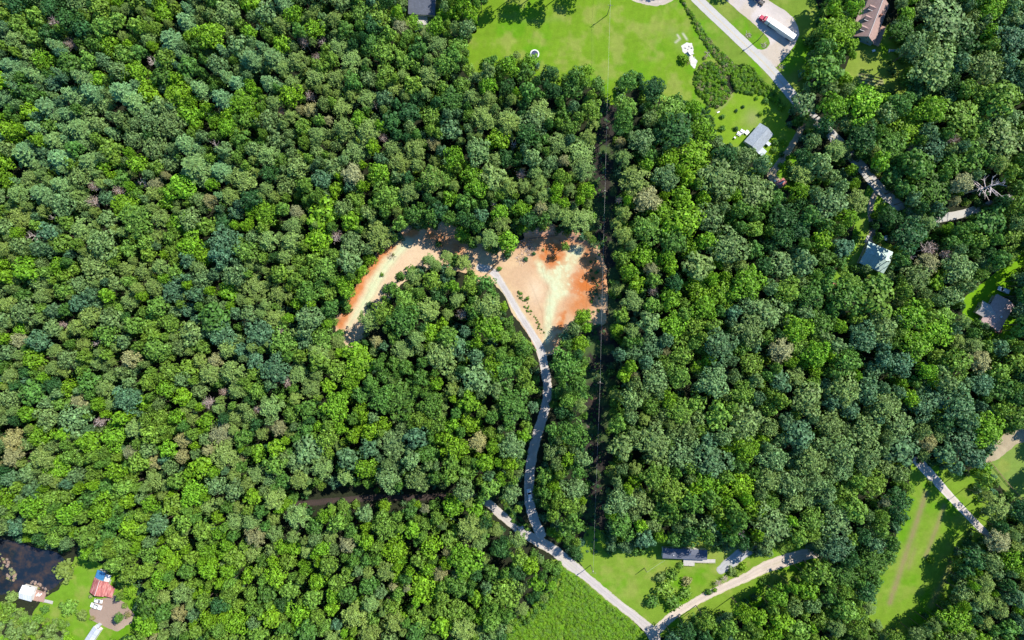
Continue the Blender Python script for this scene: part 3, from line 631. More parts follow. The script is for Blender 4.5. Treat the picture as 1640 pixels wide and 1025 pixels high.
# hand-placed crowns, a few added to cast shade, the rest read off the photograph: x,y,r(pixels)type
HAND = """
28,38,16l 56,24,14l 21,62,16p 85,71,12w 110,67,10k 160,12,16l 172,70,18b 217,40,14l 235,60,12p 260,20,15b 272,62,20w 240,95,10s 322,15,12p 362,18,20g 360,42,14g 335,55,22b 382,72,18g 397,50,12b 65,95,16b 107,100,18o 85,132,14u 112,150,16w 45,147,16o 72,170,18w 45,178,14b 140,175,16g 192,145,20w 237,145,18b 212,162,18w 285,150,20b 300,180,18b 352,155,16w 385,165,20b 317,140,14w 302,107,18o 342,192,12b 322,217,10g 270,197,22g 237,190,18g 125,205,22w 85,225,18w 40,240,18w 212,222,16g 250,237,22g 175,240,18l 342,230,9s 385,222,16o 397,97,16w 15,105,18w 12,207,16b 108,30,18d 130,45,16d
402,92,16w 437,90,18w 450,70,14b 485,64,11k 515,64,9s 505,91,9k 514,106,14l 540,75,16p 562,97,20p 592,72,16o 617,82,20l 650,97,16l 700,72,16p 725,86,14o 687,120,18p 617,117,16l 505,122,18p 467,132,14p 465,152,18b 495,152,9k 390,167,20o 430,192,20g 497,175,12t 525,192,8t 547,172,16p 587,157,16p 597,165,9k 630,142,14p 575,192,14b 587,207,20p 550,205,18p 655,180,18d 690,185,18l 722,160,20o 720,207,18u 665,237,18p 637,262,16p 605,277,18b 570,242,22p 597,235,12b 507,242,12g 475,267,18g 512,287,16u 490,297,12l 427,247,18p 380,220,16l 390,287,22p 352,272,18w 692,287,20p 727,252,18b
34,246,18w 93,254,20w 141,258,18w 165,266,14b 219,262,16b 288,299,22b 310,266,26w 8,286,14b 46,286,16p 64,309,20w 95,325,20g 133,325,14g 145,321,10k 201,327,22b 217,351,26l 245,309,14p 225,290,8s 247,295,12t 187,305,10k 84,349,8s 76,371,16u 97,389,18l 129,367,20p 32,393,16g 30,349,20p 161,389,22g 233,387,14l 250,377,12p 304,391,20b 286,357,20b 302,349,18g
366,313,14p 334,321,12t 378,341,12u 356,356,16d 330,361,14l 360,387,24u 425,341,20b 515,288,14u 485,296,14l 517,341,24b 473,339,12t 467,361,16p 429,385,18p 465,387,18p 509,381,22b 539,377,12k 564,391,20g 606,377,24p 561,353,16b 549,333,14g 570,319,14l 537,303,12b 564,278,18t 614,313,20l 394,361,10b 385,393,16l
765,241,20g 789,285,22g 754,279,16b 762,301,16b 694,285,20l 721,316,14b 626,316,22l 653,307,16p 642,261,18p 613,219,8k 635,215,10d 692,228,12t 797,222,18b 844,215,18d 815,198,18p 775,193,18p 857,193,22g 914,204,14l 894,230,18p 942,219,16p 929,244,22p 903,257,10t 811,252,14d 822,230,7s 852,252,16g 881,261,14g 835,277,10k 866,294,14p 892,303,12b 912,303,12p 940,305,18b 934,272,18p 815,298,14p 870,314,14p 835,334,14b 800,340,14b 802,358,16p 813,386,18b 740,373,16b 866,334,12t 888,338,16p 903,325,10b 929,351,22p 640,358,12l 791,325,7s 770,345,12u 690,345,12o
352,406,18u 393,402,18l 401,424,12p 477,416,14l 521,432,20l 558,420,18g 592,416,14b 549,454,12b 556,468,12b 495,468,20o 364,466,16b 374,440,18g 407,458,20p 447,470,18p 473,446,12l 340,509,26o 352,533,22u 308,535,18g 322,555,14l 364,559,16p 397,501,14g 439,509,16p 413,533,24u 493,511,22g 461,509,8b 523,519,8b 527,495,14o 453,547,22l 489,547,14u 515,541,18l 509,567,18p 568,565,24b 449,529,7k 541,547,16p 590,513,18p 614,501,18l
334,598,18p 370,596,20p 344,576,12t 439,592,22u 477,598,18p 405,600,12l 356,628,8k 378,626,14p 330,646,10k 413,626,14l 411,657,8k 433,652,20p 459,612,10k 497,622,16p 525,618,12b 576,580,24b 509,576,18l 491,655,16o 537,652,22b 465,665,14l 445,685,14t 352,695,20t 409,679,10d 413,725,14b 441,717,14b 358,729,24p 322,747,18b 493,721,24g 515,749,20p 473,741,18g 545,687,10b 592,691,16b 582,669,9b 523,701,18l 557,735,18u 612,640,20o 650,590,12o
640,637,30o 691,649,20o 707,572,24g 644,560,20p 763,606,26g 787,584,16b 811,592,22o 821,649,26o 753,679,16b 787,669,12o 628,711,24g 667,701,18u 701,681,14l 723,624,12p 699,616,10b 765,709,16t 729,717,20b 789,717,12b 819,717,20g 838,699,11b 685,727,20o 838,558,18o 848,580,10l 634,584,14o 578,657,12b
687,416,10p 715,412,14p 743,420,16p 661,444,14p 628,464,16o 691,450,16l 651,483,20l 701,473,14d 685,497,20p 647,511,24o 731,479,13p 739,503,10k 725,458,10b 779,454,18o 781,491,22p 781,521,24b 691,535,16b 717,539,16l 814,517,14o 733,555,16u 602,547,10t 753,456,14l 828,545,16l 806,492,10b 842,552,12l
906,583,26o 929,551,14b 929,650,12p 893,630,13o 920,695,24o 942,684,4k 884,726,15g 911,737,14b 932,737,14g 887,779,10b 918,785,20g 885,826,11l 885,853,10b 915,841,20o 895,863,8b 784,783,16l 743,787,16g 725,814,16b 979,756,12p 993,804,20g 975,824,10b 1004,877,11u 979,875,9u 933,507,13b 905,538,13u 925,615,16o 900,660,12d 925,755,12o 912,812,16l 940,525,11b
1000,192,20o 994,228,12t 1028,224,18g 1000,252,16p 1036,264,12b 1040,246,14o 1073,252,16b 1018,287,24p 1067,283,18g 1113,250,24b 1083,206,26d 1127,208,22b 1151,285,28g 1195,250,20g 1165,246,16d 1038,319,20t 1091,313,16b 1065,313,8b 1127,319,12b 1006,319,7b 992,319,7k 1063,339,20b 998,341,14p 1101,349,26b 1139,349,20g 1149,317,14g 1209,305,26g 986,359,12p 998,375,16p 1038,367,20l 1073,367,16b 1169,351,12o 1209,367,14l 1256,347,20d 1282,305,14b 1280,367,18d
996,410,16l 1032,408,18b 1077,386,20o 1107,398,16b 1133,386,16b 1169,394,26g 1119,427,22g 1075,429,12b 1008,435,14b 1020,455,14b 990,461,14p 1044,431,12t 1048,449,12l 1046,465,9k 1119,459,18b 1081,453,14d 1075,477,16b 1129,493,18b 1199,453,24b 1161,441,8b 1189,427,12p 1044,489,14l 1040,517,16g 988,529,14b 1081,521,20b 1113,521,16l 1175,501,12u 1199,489,16g 1230,501,24g 1258,425,22g 1262,465,18l 1236,461,12g 1203,529,22g 1278,527,20b
1155,555,24u 1252,560,20t 1310,567,18b 1307,595,12b 1205,582,18l 1145,612,22g 1250,612,16u 1192,630,18l 1295,640,24g 1355,622,22g 1390,632,16u 1195,675,26g 1232,652,14l 1197,720,18b 1220,702,10b 1282,697,22u 1350,720,24g 1045,707,24g 1087,660,18l 1072,640,14b 1032,672,10p 1017,600,8t 1050,607,20g 1117,587,12b 1345,522,12b 1385,540,20u 1357,580,20o 1372,602,9b 1067,565,9t 1015,565,14u
996,716,20g 1050,725,20g 1089,730,22g 1141,740,26u 1169,722,12b 1018,752,12p 1018,768,12b 1050,764,18l 1133,772,18b 1232,770,18g 1268,776,20g 982,823,10b 1024,805,20g 1060,821,16l 1109,807,16o 1153,819,14l 1026,843,10b 1157,845,14b 1238,841,26g 1212,815,16b 1214,857,11b 1191,861,9s 1165,877,9u 1087,845,8g
660,342,15o 700,338,16d 720,350,12o 745,350,14d 765,360,12o 848,350,14d 872,350,13o 905,346,14p 1082,864,15o 1108,858,16d 1134,860,15o 1152,858,15d 1172,862,13o 1140,845,16g 1190,870,11d 1425,446,14g 1389,430,9g 1301,833,18l 1301,855,14l 1341,835,22g 1371,819,18l 1441,803,18d 1419,805,9t 1439,829,14d 1413,849,13l 1385,861,12d 1431,871,16o 1488,710,14t 1391,730,20g 1349,750,18g 1445,720,24u 1441,760,14g 1401,777,18l 1357,787,16l 1396,904,24o 1352,923,22o 1426,892,13o 1390,949,16d 1295,945,18b 1247,955,22b 1251,999,18b 1289,983,9l 1358,980,18l 1377,1006,18l 1406,1002,12p 1536,993,24b 1580,999,14p 1469,1018,12g 1545,950,16g 1564,895,16d 1602,868,18t 1623,901,18b 1628,958,16u 1600,815,19p
1342,50,24b 1370,12,16b 1322,112,24o 1366,88,9b 1385,165,30b 1445,165,18o 1500,105,30g 1580,105,24g 1517,35,34g 1590,12,18b 1480,15,16g 1612,155,24l 1540,185,26l 1455,207,22b 1612,225,30g 1495,237,18u 1430,232,22o 1290,165,22g 1322,200,16d 1340,240,20p 1532,222,10k 1620,62,22u 1300,112,14b
1315,261,18g 1366,271,13b 1368,296,10b 1373,322,18p 1332,325,24g 1324,362,14o 1319,383,16b 1352,396,16u 1347,422,13o 1427,347,19d 1463,347,12u 1487,357,13p 1519,366,12b 1459,379,24d 1493,398,14k 1487,422,18t 1463,411,9s 1470,443,20g 1525,389,14o 1538,428,22g 1500,454,14b 1592,296,24s 1545,293,16t 1493,304,26o 1530,321,10t 1472,263,22o 1590,353,28o 1622,378,18l 1573,420,11g 1360,455,22l 1410,456,24l
1357,470,28o 1405,478,28l 1462,505,22b 1469,552,22b 1502,529,22b 1512,507,16l 1388,538,18u 1414,524,22g 1546,515,12p 1579,522,8u 1536,583,20l 1560,555,16p 1571,578,18t 1628,581,16l 1445,614,10b 1486,595,14b 1445,583,18u 1417,576,14u 1393,621,16u 1519,614,16g 1571,614,18u 1502,638,16u 1459,638,14b 1607,626,16o 1632,530,9l 1585,688,24b 1545,706,22u 1513,678,16d 1563,758,8b 1618,545,9l
42,664,14b 72,670,18g 117,672,26g 157,676,10k 18,706,20t 64,696,20b 18,733,16t 141,709,18b 181,700,20b 191,670,12b 125,644,14t 155,648,11b 201,640,20u 292,636,14b 231,646,12b 213,686,16p 241,696,16l 258,670,14l 280,668,12b 292,704,14t 290,731,12t 312,714,8b 66,733,20p 91,751,20b 149,759,14l 185,757,16b 207,725,12t 221,741,16l 247,741,12t 247,767,18p 195,781,15l 40,761,14g 50,785,14u 105,793,16l 145,797,18o 10,799,16b 205,803,13b 239,809,12b 276,811,18l 308,791,20b 302,759,10b 50,813,20b 161,817,20b
206,847,18b 221,861,12b 333,811,14p 347,828,10b 405,797,14b 436,801,18p 350,854,11b 292,837,14l 237,888,16l 276,899,18b 333,885,16b 376,895,18l 333,916,14b 254,930,13b 206,921,16l 290,954,16p 235,971,18o 285,985,12t 333,993,14b 237,1002,20b 378,997,22b 352,935,10b 397,923,11b 364,954,14l 400,950,11l 440,923,18b 433,990,18b 462,947,16l 479,983,20b 531,974,12b 507,933,14b 474,828,20p 407,859,18t 438,856,14p 491,883,12p 452,876,12b 488,911,12b 519,828,12b 550,811,14l 400,837,14p 190,990,10o 192,955,9l
616,845,20l 586,869,12b 632,880,20b 660,850,14b 690,876,18b 676,940,26b 746,899,26b 753,848,22p 829,866,18p 704,920,12t 732,940,18o 762,959,12b 808,950,26l 729,980,20l 618,917,16p 627,971,14l 567,987,22p 539,934,14l 556,873,14t 514,880,12b 630,940,8t 630,998,18p 671,991,14l 586,899,10o 741,1012,20p 799,880,14d 850,908,14b 860,935,14b
621,767,20g 669,770,24g 724,743,14l 719,763,14l 616,811,13b 656,820,12o 680,816,8t 722,800,14b 818,745,12b
37,432,18b 92,427,14b 152,427,26g 202,430,14p 277,465,20u 262,446,10b 170,472,12b 207,482,16p 100,465,14l 37,500,20g 65,475,14p 142,507,18p 125,487,14u 175,510,18g 170,535,18l 302,532,18p 240,520,16l 247,560,20l 207,575,16t 197,595,12g 155,582,12p 132,552,12p 152,550,7s 97,520,7k 60,545,18u 27,545,14t 52,575,18b 15,602,16p 82,590,12p 50,630,20o 110,620,14b 140,612,18o 165,622,14p 237,612,14l 272,595,16l
580,18,20l 609,24,18l 595,40,16d 635,18,10b 662,35,16b 697,42,16b 639,42,12t 732,73,16l 670,77,16o 719,91,10t 754,22,13b 710,102,16l 752,112,14l
790,95,10o 815,105,16b 850,97,16b 880,117,14d 840,117,14o 847,145,16o 812,140,14d 782,135,14b 760,124,14g 755,155,14p 782,157,13p 865,180,22p 772,185,18p 812,190,18p 940,113,12b 922,120,14o 958,137,16o 917,142,18o 887,145,12d 948,172,20l 897,162,8o 1007,130,18o 1002,170,20l 1047,142,22d 1072,175,26l 1112,172,16b
1255,380,16d 1300,345,16o 1235,395,12d 1225,330,10o 905,395,9l 949,385,7l 1525,130,16d 1560,250,20o 700,830,12l 560,850,12o 1290,420,18g 1300,470,20o 1340,555,14g 1420,650,20g 1330,680,20g 1390,690,22g 1440,680,22g 1480,650,20u 1240,735,18g 1300,740,20g 1160,700,14g 1100,690,16g 1010,640,16g 990,680,14l 1000,600,12b
860,-38,26o 905,-42,24o 945,-45,20d 815,-30,18o 770,-30,16b 1480,-28,20o 1652,520,16o 1655,560,16d 1660,330,20o
"""
BUSHES = """1212,157,4b 1190,171,3.5d 1179,177,3.5d 1157,187,5o 1218,182,5b 1157,205,6o 1179,206,5d 1226,161,6o 1242,160,7b 1250,172,7b 1096,95,10b 1089,90,4b 1129,92,4t 1380,150,6b 1436,83,5b
1490,897,7b 1476,907,3o 72,976,8o 103,913,21p 110,973,16l 132,985,11p 40,990,10l 1173,915,9p 1190,908,8b 1135,948,7o 1145,945,5b 1180,918,7l 1160,925,7k 1150,932,8k 1090,905,7l 1078,918,12l 1066,945,19l 1078,965,16o 1058,925,10p 1100,930,10t 1045,963,14o 1098,950,12l 1115,1000,12l 1130,985,9o 1208,957,9d 1225,930,9l
1490,775,6o 1573,778,8b 1553,855,7d 1625,470,5b 1250,265,6b 1262,252,5b 1262,285,5b 1270,270,6b 1240,240,7o 1255,228,6b 1243,228,7o 1252,248,6d 1415,395,5l 1408,392,4t 1440,395,6l 1462,60,10d 1430,115,9d 1445,95,9o 1425,100,5o 1450,130,8d 1413,347,7o 1365,395,9b 1357,410,9b 1370,380,8l 1350,430,8l
822,395,5d 842,415,5d 855,406,4d 800,430,5l 702,391,7d 845,478,4l 835,470,3l 938,375,9l 946,365,9p 950,345,8l 630,408,3t 612,440,4l 870,400,3t 20,955,12p 15,975,14l 50,1005,14p 80,1010,14p 20,1010,16p 100,1000,10l 5,985,12l 110,1022,10b 62,990,9l 1255,168,5l 1400,345,8b 700,18,5b 718,10,5d 705,30,4d 1568,800,8b 1576,785,7b 145,955,4t 148,990,5t 200,970,6p 205,985,6t"""
def parse(t):
    out = []
    for w in t.split():
        a = w.split(','); out.append((float(a[0]), float(a[1]), float(a[2][:-1]), a[2][-1]))
    return out
hand = [(x, y, r*(1.1 if x > 985 and y < 900 and r > 14 else 1.0), q) for x, y, r, q in parse(HAND)]; bushes = parse(BUSHES)

# ground that must stay open, as seen at canopy height (pixels)
OPEN = [
 [(780,-60),(783,0),(768,28),(758,60),(748,78),(752,105),(760,114),(772,96),(800,84),(835,80),(862,92),(885,102),(900,116),(915,104),(945,100),(972,118),(980,152),(986,150),(990,122),(1008,112),(1040,122),(1062,128),(1080,150),(1112,158),(1145,185),(1142,215),(1170,225),(1195,232),(1215,246),(1232,246),(1242,262),(1230,280),(1244,300),(1262,298),(1268,280),(1262,258),(1278,232),(1290,205),(1282,196),(1268,200),(1258,185),(1268,150),(1285,140),(1278,112),(1292,85),(1298,50),(1290,25),(1262,-15),(1262,-60)],
 [(1366,95),(1382,62),(1378,30),(1388,-60),(1440,-60),(1432,10),(1425,60),(1442,75),(1452,100),(1446,128),(1428,142),(1400,138),(1370,122),(1358,112)],
 [(1366,252),(1380,256),(1400,276),(1418,296),(1448,322),(1450,338),(1430,342),(1412,338),(1398,340),(1400,382),(1434,402),(1420,444),(1400,436),(1378,420),(1345,440),(1345,430),(1374,400),(1370,370),(1388,340),(1398,322),(1392,300),(1374,275)],
 [(1500,350),(1560,322),(1580,330),(1566,344),(1515,360)],
 [(1270,130),(1282,150),(1300,172),(1290,180),(1262,160)],
 [(1325,196),(1342,208),(1352,224),(1340,226),(1326,214)],
 [(775,800),(800,806),(850,846),(880,866),(918,892),(900,912),(850,880),(800,838),(776,815)],
 [(1548,490),(1558,470),(1590,445),(1622,424),(1650,400),(1650,425),(1622,440),(1622,490),(1628,505),(1612,530),(1600,538),(1580,525),(1565,505)],
 [(1465,752),(1482,742),(1505,748),(1530,764),(1556,775),(1568,800),(1590,850),(1575,862),(1548,862),(1532,885),(1522,908),(1532,930),(1520,958),(1500,978),(1468,1000),(1440,1006),(1420,1014),(1405,975),(1418,930),(1442,888),(1448,850),(1462,815),(1466,785)],
 [(1586,735),(1606,706),(1640,690),(1700,680),(1700,830),(1640,800),(1612,775),(1612,795),(1596,765)],
 [(932,880),(950,882),(975,888),(1002,890),(1040,884),(1060,874),(1132,876),(1150,888),(1180,885),(1210,890),(1240,893),(1262,885),(1300,880),(1306,900),(1250,935),(1195,965),(1150,985),(1110,980),(1050,1040),(1050,1060),(795,1060),(835,990),(870,970),(890,950),(895,915),(912,905),(938,915)],
 [(548,540),(544,520),(560,490),(580,452),(606,412),(632,388),(660,372),(690,362),(722,372),(745,392),(772,402),(800,412),(822,408),(838,385),(848,372),(880,366),(925,380),(948,394),(962,425),(970,470),(964,505),(925,488),(914,510),(898,530),(888,552),(874,566),(884,595),(884,620),(880,650),(870,690),(860,735),(858,770),(856,800),(866,832),(880,860),(915,888),(940,915),(930,925),(890,900),(850,868),(822,850),(792,825),(772,806),(790,800),(825,845),(846,850),(838,820),(838,770),(844,730),(854,690),(866,650),(868,620),(862,590),(856,566),(830,530),(812,495),(795,470),(785,440),(762,436),(720,402),(702,400),(680,406),(665,425),(640,432),(618,450),(612,470),(590,485),(572,505),(568,530),(570,545)],
 [(556,801),(600,794),(720,788),(722,796),(640,801),(560,808)],
 [(478,806),(505,790),(560,780),(600,784),(600,796),(540,802),(500,815)],
 [(-60,866),(0,870),(25,868),(60,876),(90,886),(112,890),(128,898),(150,905),(172,918),(186,945),(210,962),(215,985),(195,1008),(175,1030),(165,1060),(-60,1060)],
 [(655,-60),(655,22),(682,34),(698,18),(700,-60)],
 [(970,135),(988,135),(988,200),(985,300),(982,380),(979,500),(974,600),(974,700),(968,780),(970,890),(935,892),(938,850),(944,790),(948,730),(943,690),(941,600),(946,520),(956,500),(958,400),(950,330),(957,220),(965,170)],
 [(1255,-70),(1345,-70),(1320,0),(1300,50)],
]
def open_sd(x, y):
    x = np.atleast_1d(np.asarray(x, float)); y = np.atleast_1d(np.asarray(y, float)); s = np.full(x.shape, -1e9)
    for p in OPEN: s = np.maximum(s, poly_sd(x, y, p))
    return s
# --- fill the rest of the canopy
rnd = random.Random(4); rsn = np.random.RandomState(4)
XA, YA = -110, -110; XB, YB = 1750, 1135
cell = 24; gridc = {}
def gput(t): gridc.setdefault((int(t[0]//cell), int(t[1]//cell)), []).append(t)
def near(x, y, R=2):
    i, j = int(x//cell), int(y//cell)
    for a in range(i-R, i+R+1):
        for b in range(j-R, j+R+1):
            yield from gridc.get((a, b), ())
trees = []
for t in hand: trees.append(t); gput(t)
NH = len(trees)
HX = np.array([(t[0], t[1]) for t in hand]); HT = [t[3] for t in hand]
def pick_type(x, y):
    d = np.hypot(HX[:, 0]-x, HX[:, 1]-y); o = np.argsort(d)[:5]; c = HT[rnd.choice(list(o))]
    if c in 'skt': c = rnd.choice('pgol') if rnd.random() < .9 else c
    if c == 'b' and rnd.random() < .5: c = rnd.choice('ollg')
    if rnd.random() < .14: c = rnd.choice('lodug')
    return c
for rmin, rmax, tries, k in ((13, 18, 14000, .84), (9, 13, 20000, .78), (6.5, 9, 24000, .73)):
    cx = rsn.uniform(XA, XB, tries); cy = rsn.uniform(YA, YB, tries); so = open_sd(cx, cy)
    for x, y, s in zip(cx, cy, so):
        east = 1.38 if (x > 985 and 150 < y < 900) or (x > 1280 and y < 400) else 1.0
        r = rnd.uniform(rmin, rmax)*east
        if -s < r*.95: continue
        if any((x-t[0])**2+(y-t[1])**2 < (k*(r+t[2]))**2 for t in near(x, y, 3)): continue
        t = (x, y, r, pick_type(x, y)); trees.append(t); gput(t)
print("canopy trees", len(trees), "hand", NH)

def tint_of(ty, rr):
    c = np.array(TINT[ty]); v = rr.uniform(.84, 1.16); w = rr.uniform(-.08, .08)
    return [float(c[0]*v*(1+w)), float(c[1]*v), float(c[2]*v*(1-2*w))]
def hfac(x, y):
    if hypot(x-1462, y-5) < 48: return .62
    if 975 < x < 1012 and 150 < y < 880: return 1.15
    if 1110 < x < 1200 and 835 < y < 890: return 1.5
    if 1060 < x < 1200 and 800 < y < 885: return 1.25
    if 875 < x < 945 and 560 < y < 860: return 1.2
    if 560 < x < 800 and 735 < y < 800: return 1.15
    return 1.0
def place(t, rr, family=None):
    x, y, r, ty = t; fam = family or rr.choice(FAM[ty])
    if fam in ('oak', 'maple') and r > 18.5 and rr.random() < .8: fam = 'big'
    if fam == 'bush': hz = .45
    else: hz = 2.55
    if fam != 'bush':
        so_ = SO.get((x, y), 99.0); r = min(r, max(.78*r, so_*.92))
    rw = r*S; sc = rw*(1.12 if fam != 'bush' else 1.0)
    zs = (18.5+0.55*rw+(2.0 if fam == 'whorl' else 0))/(3.25*sc) if fam != 'bush' else min(1.0, 4.0/rw)
    if fam != 'bush': zs *= rr.uniform(.80, 1.2)*hfac(x, y)*(.55 if r < 12.5 and SO.get((x, y), 99) < 13 else 1)
    hc = hz*sc*zs; k = (H-hc)/H; sc *= k
    return fam, ((x-820)*S*k, (512.5-y)*S*k), sc, zs, rr.uniform(0, 2*pi)

# --- labels
ONES = 'zero one two three four five six seven eight nine ten eleven twelve thirteen fourteen fifteen sixteen seventeen eighteen nineteen'.split()
TENS = 'x x twenty thirty forty fifty sixty seventy eighty ninety'.split()
def words(n):
    n = int(max(0, min(99, n)))
    return ONES[n] if n < 20 else TENS[n//10]+('-'+ONES[n % 10] if n % 10 else '')
LM = [(856,86,'the trampoline'),(1106,82,'the white shed in the meadow'),(1254,46,'the long white trailer'),(1395,45,'the dormered house'),(1219,222,'the grey-roofed cottage'),(1404,412,'the pale green roofed house'),(1600,500,'the mauve-roofed house'),(1251,293,'the small red-roofed shed'),
      (849,793,'the white pickup on the gravel road'),(1098,888,'the mobile home'),(160,940,'the rusty red-roofed house'),(45,950,'the pondside shed'),(1484,900,'the lone bush in the southeast meadow'),(905,450,'the eastern clay clearing'),(600,450,'the western clay clearing'),(676,10,'the dark-roofed house at the top'),(1045,1010,'the junction of the two pale lanes'),(865,855,'the junction of the gravel roads'),(1590,296,'the huge bare grey tree')]
CN = {'b': 'bright yellow-green', 'l': 'light lime-green', 'o': 'mid green', 'd': 'dark green', 'u': 'blue-green', 'g': 'pale grey-green', 'p': 'soft olive', 'w': 'blue-green feathery', 't': 'tan-tinged', 'k': 'pinkish dying', 's': 'bare grey dead'}
KN = {'oak': 'broadleaf tree', 'maple': 'broadleaf tree', 'big': 'broadleaf tree', 'pine': 'pine', 'whorl': 'star-shaped pine', 'dry': 'tree', 'snag': 'tree', 'bush': 'shrub'}
def label(t, fam):
    x, y, r, ty = t; size = 'large ' if r > 21 else 'small ' if r < 10 else ''
    base = f"{size}{CN[ty]} {KN[fam]}"
    best = min(LM, key=lambda l: hypot(l[0]-x, l[1]-y)); d = hypot(best[0]-x, best[1]-y)
    if d < 75:
        a = math.degrees(atan2(-(y-best[1]), x-best[0])) % 360
        w = ('right of', 'above right of', 'above', 'above left of', 'left of', 'below left of', 'below', 'below right of')[int((a+22.5)//45) % 8]
        return f"{base} {words(max(2, round(d*S)))} metres {w} {best[2]}"
    return f"{base}, {words(x/16.4)} percent across and {words(y/10.25)} percent down the photo"

def in_view(t, m=0): return -m < t[0] < 1640+m and -m < t[1] < 1025+m
KIND = {'oak': 'broadleaf_tree', 'maple': 'broadleaf_tree', 'big': 'broadleaf_tree', 'pine': 'pine_tree', 'whorl': 'white_pine_tree', 'dry': 'dead_tree', 'snag': 'dead_tree'}
GRP = {'broadleaf_tree': 'broadleaf trees of the wood', 'pine_tree': 'soft-crowned pines of the wood', 'white_pine_tree': 'star-shaped pines of the wood', 'dead_tree': 'dead and dying trees', 'shrub': 'shrubs around the yards and clearings'}
CAT = {'broadleaf_tree': 'tree', 'pine_tree': 'pine tree', 'white_pine_tree': 'pine tree', 'dead_tree': 'dead tree', 'shrub': 'shrub'}
placed = []
SO = {(t[0], t[1]): -float(v) for t, v in zip(trees, open_sd([t[0] for t in trees], [t[1] for t in trees]))}
for i, t in enumerate(trees):
    rr = random.Random(1000+i); placed.append((t, place(t, rr), tint_of(t[3], rr), rr.randrange(100)))
solo = []; rest = {}
for kind in ('broadleaf_tree', 'pine_tree', 'white_pine_tree', 'dead_tree'):
    L = [p for p in placed if KIND[p[1][0]] == kind]; vis = sorted([p for p in L if in_view(p[0], -3)], key=lambda p: -p[0][2])
    if kind == 'dead_tree': vis = [p for p in L if in_view(p[0], 8)]
    cut = vis[:300]; ids = set(id(p) for p in cut); solo += [(kind, p) for p in cut]; rest[kind] = [p for p in L if id(p) not in ids]
    print(kind, len(L), 'solo', len(cut))
seen = {}
def add_tree(kind, p):
    t, (fam, (x, y), sc, zs, rz), tint, v = p
    pr = PROTO[fam][v % len(PROTO[fam])]; lb = label(t, fam)
    if lb in seen:
        q = seen[lb]; lb = ('right-hand ' if t[0]-q[0] > abs(t[1]-q[1]) else 'left-hand ' if q[0]-t[0] > abs(t[1]-q[1]) else 'lower ' if t[1] > q[1] else 'upper ')+lb
    seen[lb] = t
    e = empty(kind, (x, y, 0), rz, lb, CAT[kind], GRP[kind]); e.scale = (sc, sc, sc*zs)
    if pr[1]:
        o = bpy.data.objects.new('trunk' if fam != 'bush' else 'stems', pr[1]); col.objects.link(o); o.parent = e
    if pr[0]:
        o = bpy.data.objects.new('crown' if fam != 'bush' else 'foliage', pr[0]); col.objects.link(o); o.parent = e; o['tint'] = tint
    return e
for kind, p in solo: add_tree(kind, p)
for i, t in enumerate(bushes):
    rr = random.Random(9000+i)
    if t[3] in 'k':
        pl = ('dry', *place(t, rr, 'bush')[1:]); pl = (pl[0], pl[1], pl[2], pl[3]*.5, pl[4])
    else: pl = place(t, rr, 'bush')
    add_tree('shrub', (t, pl, tint_of(t[3], rr), rr.randrange(100)))

# --- everything past the 300 largest of a kind: one object, instanced
def scatter(name, pts, meshes, label_, cat):
    """pts: (x,y,z,rot,sx,sz,idx,tint)"""
    c = bpy.data.collections.new(name+"_kinds")
    for i, me in enumerate(meshes):
        o = bpy.data.objects.new(f"{name}_kind_{i:02d}", me); c.objects.link(o)
    me = bpy.data.meshes.new(name); me.from_pydata([p[:3] for p in pts], [], [])
    def at(n, ty, vals, f='value'):
        a = me.attributes.new(n, ty, 'POINT'); a.data.foreach_set(f, np.array(vals, dtype=np.int32 if ty == 'INT' else np.float32).ravel())
    at('rot', 'FLOAT_VECTOR', [(0, 0, p[3]) for p in pts], 'vector'); at('scl', 'FLOAT_VECTOR', [(p[4], p[4], p[5]) for p in pts], 'vector')
    at('idx', 'INT', [p[6] for p in pts]); at('tint', 'FLOAT_VECTOR', [p[7] for p in pts], 'vector')
    o = link_mesh(name, me)
    ng = bpy.data.node_groups.new(name+"_scatter", 'GeometryNodeTree')
    ng.interface.new_socket("Geometry", in_out='INPUT', socket_type='NodeSocketGeometry'); ng.interface.new_socket("Geometry", in_out='OUTPUT', socket_type='NodeSocketGeometry')
    gi = ng.nodes.new('NodeGroupInput'); go = ng.nodes.new('NodeGroupOutput'); ip = ng.nodes.new('GeometryNodeInstanceOnPoints'); ci = ng.nodes.new('GeometryNodeCollectionInfo')
    ci.inputs['Collection'].default_value = c; ci.inputs['Separate Children'].default_value = True; ci.inputs['Reset Children'].default_value = True
    ip.inputs['Pick Instance'].default_value = True
    def na(n, ty):
        q = ng.nodes.new('GeometryNodeInputNamedAttribute'); q.data_type = ty; q.inputs['Name'].default_value = n
        return [s for s in q.outputs if s.enabled and s.name == 'Attribute'][0]
    L = ng.links.new; e2r = ng.nodes.new('FunctionNodeEulerToRotation')
    L(gi.outputs[0], ip.inputs['Points']); L(ci.outputs[0], ip.inputs['Instance']); L(na('idx', 'INT'), ip.inputs['Instance Index'])
    L(na('rot', 'FLOAT_VECTOR'), e2r.inputs[0]); L(e2r.outputs[0], ip.inputs['Rotation']); L(na('scl', 'FLOAT_VECTOR'), ip.inputs['Scale']); L(ip.outputs[0], go.inputs[0])
    md = o.modifiers.new("scatter", 'NODES'); md.node_group = ng
    tag(o, label_, cat, None, 'stuff'); return o
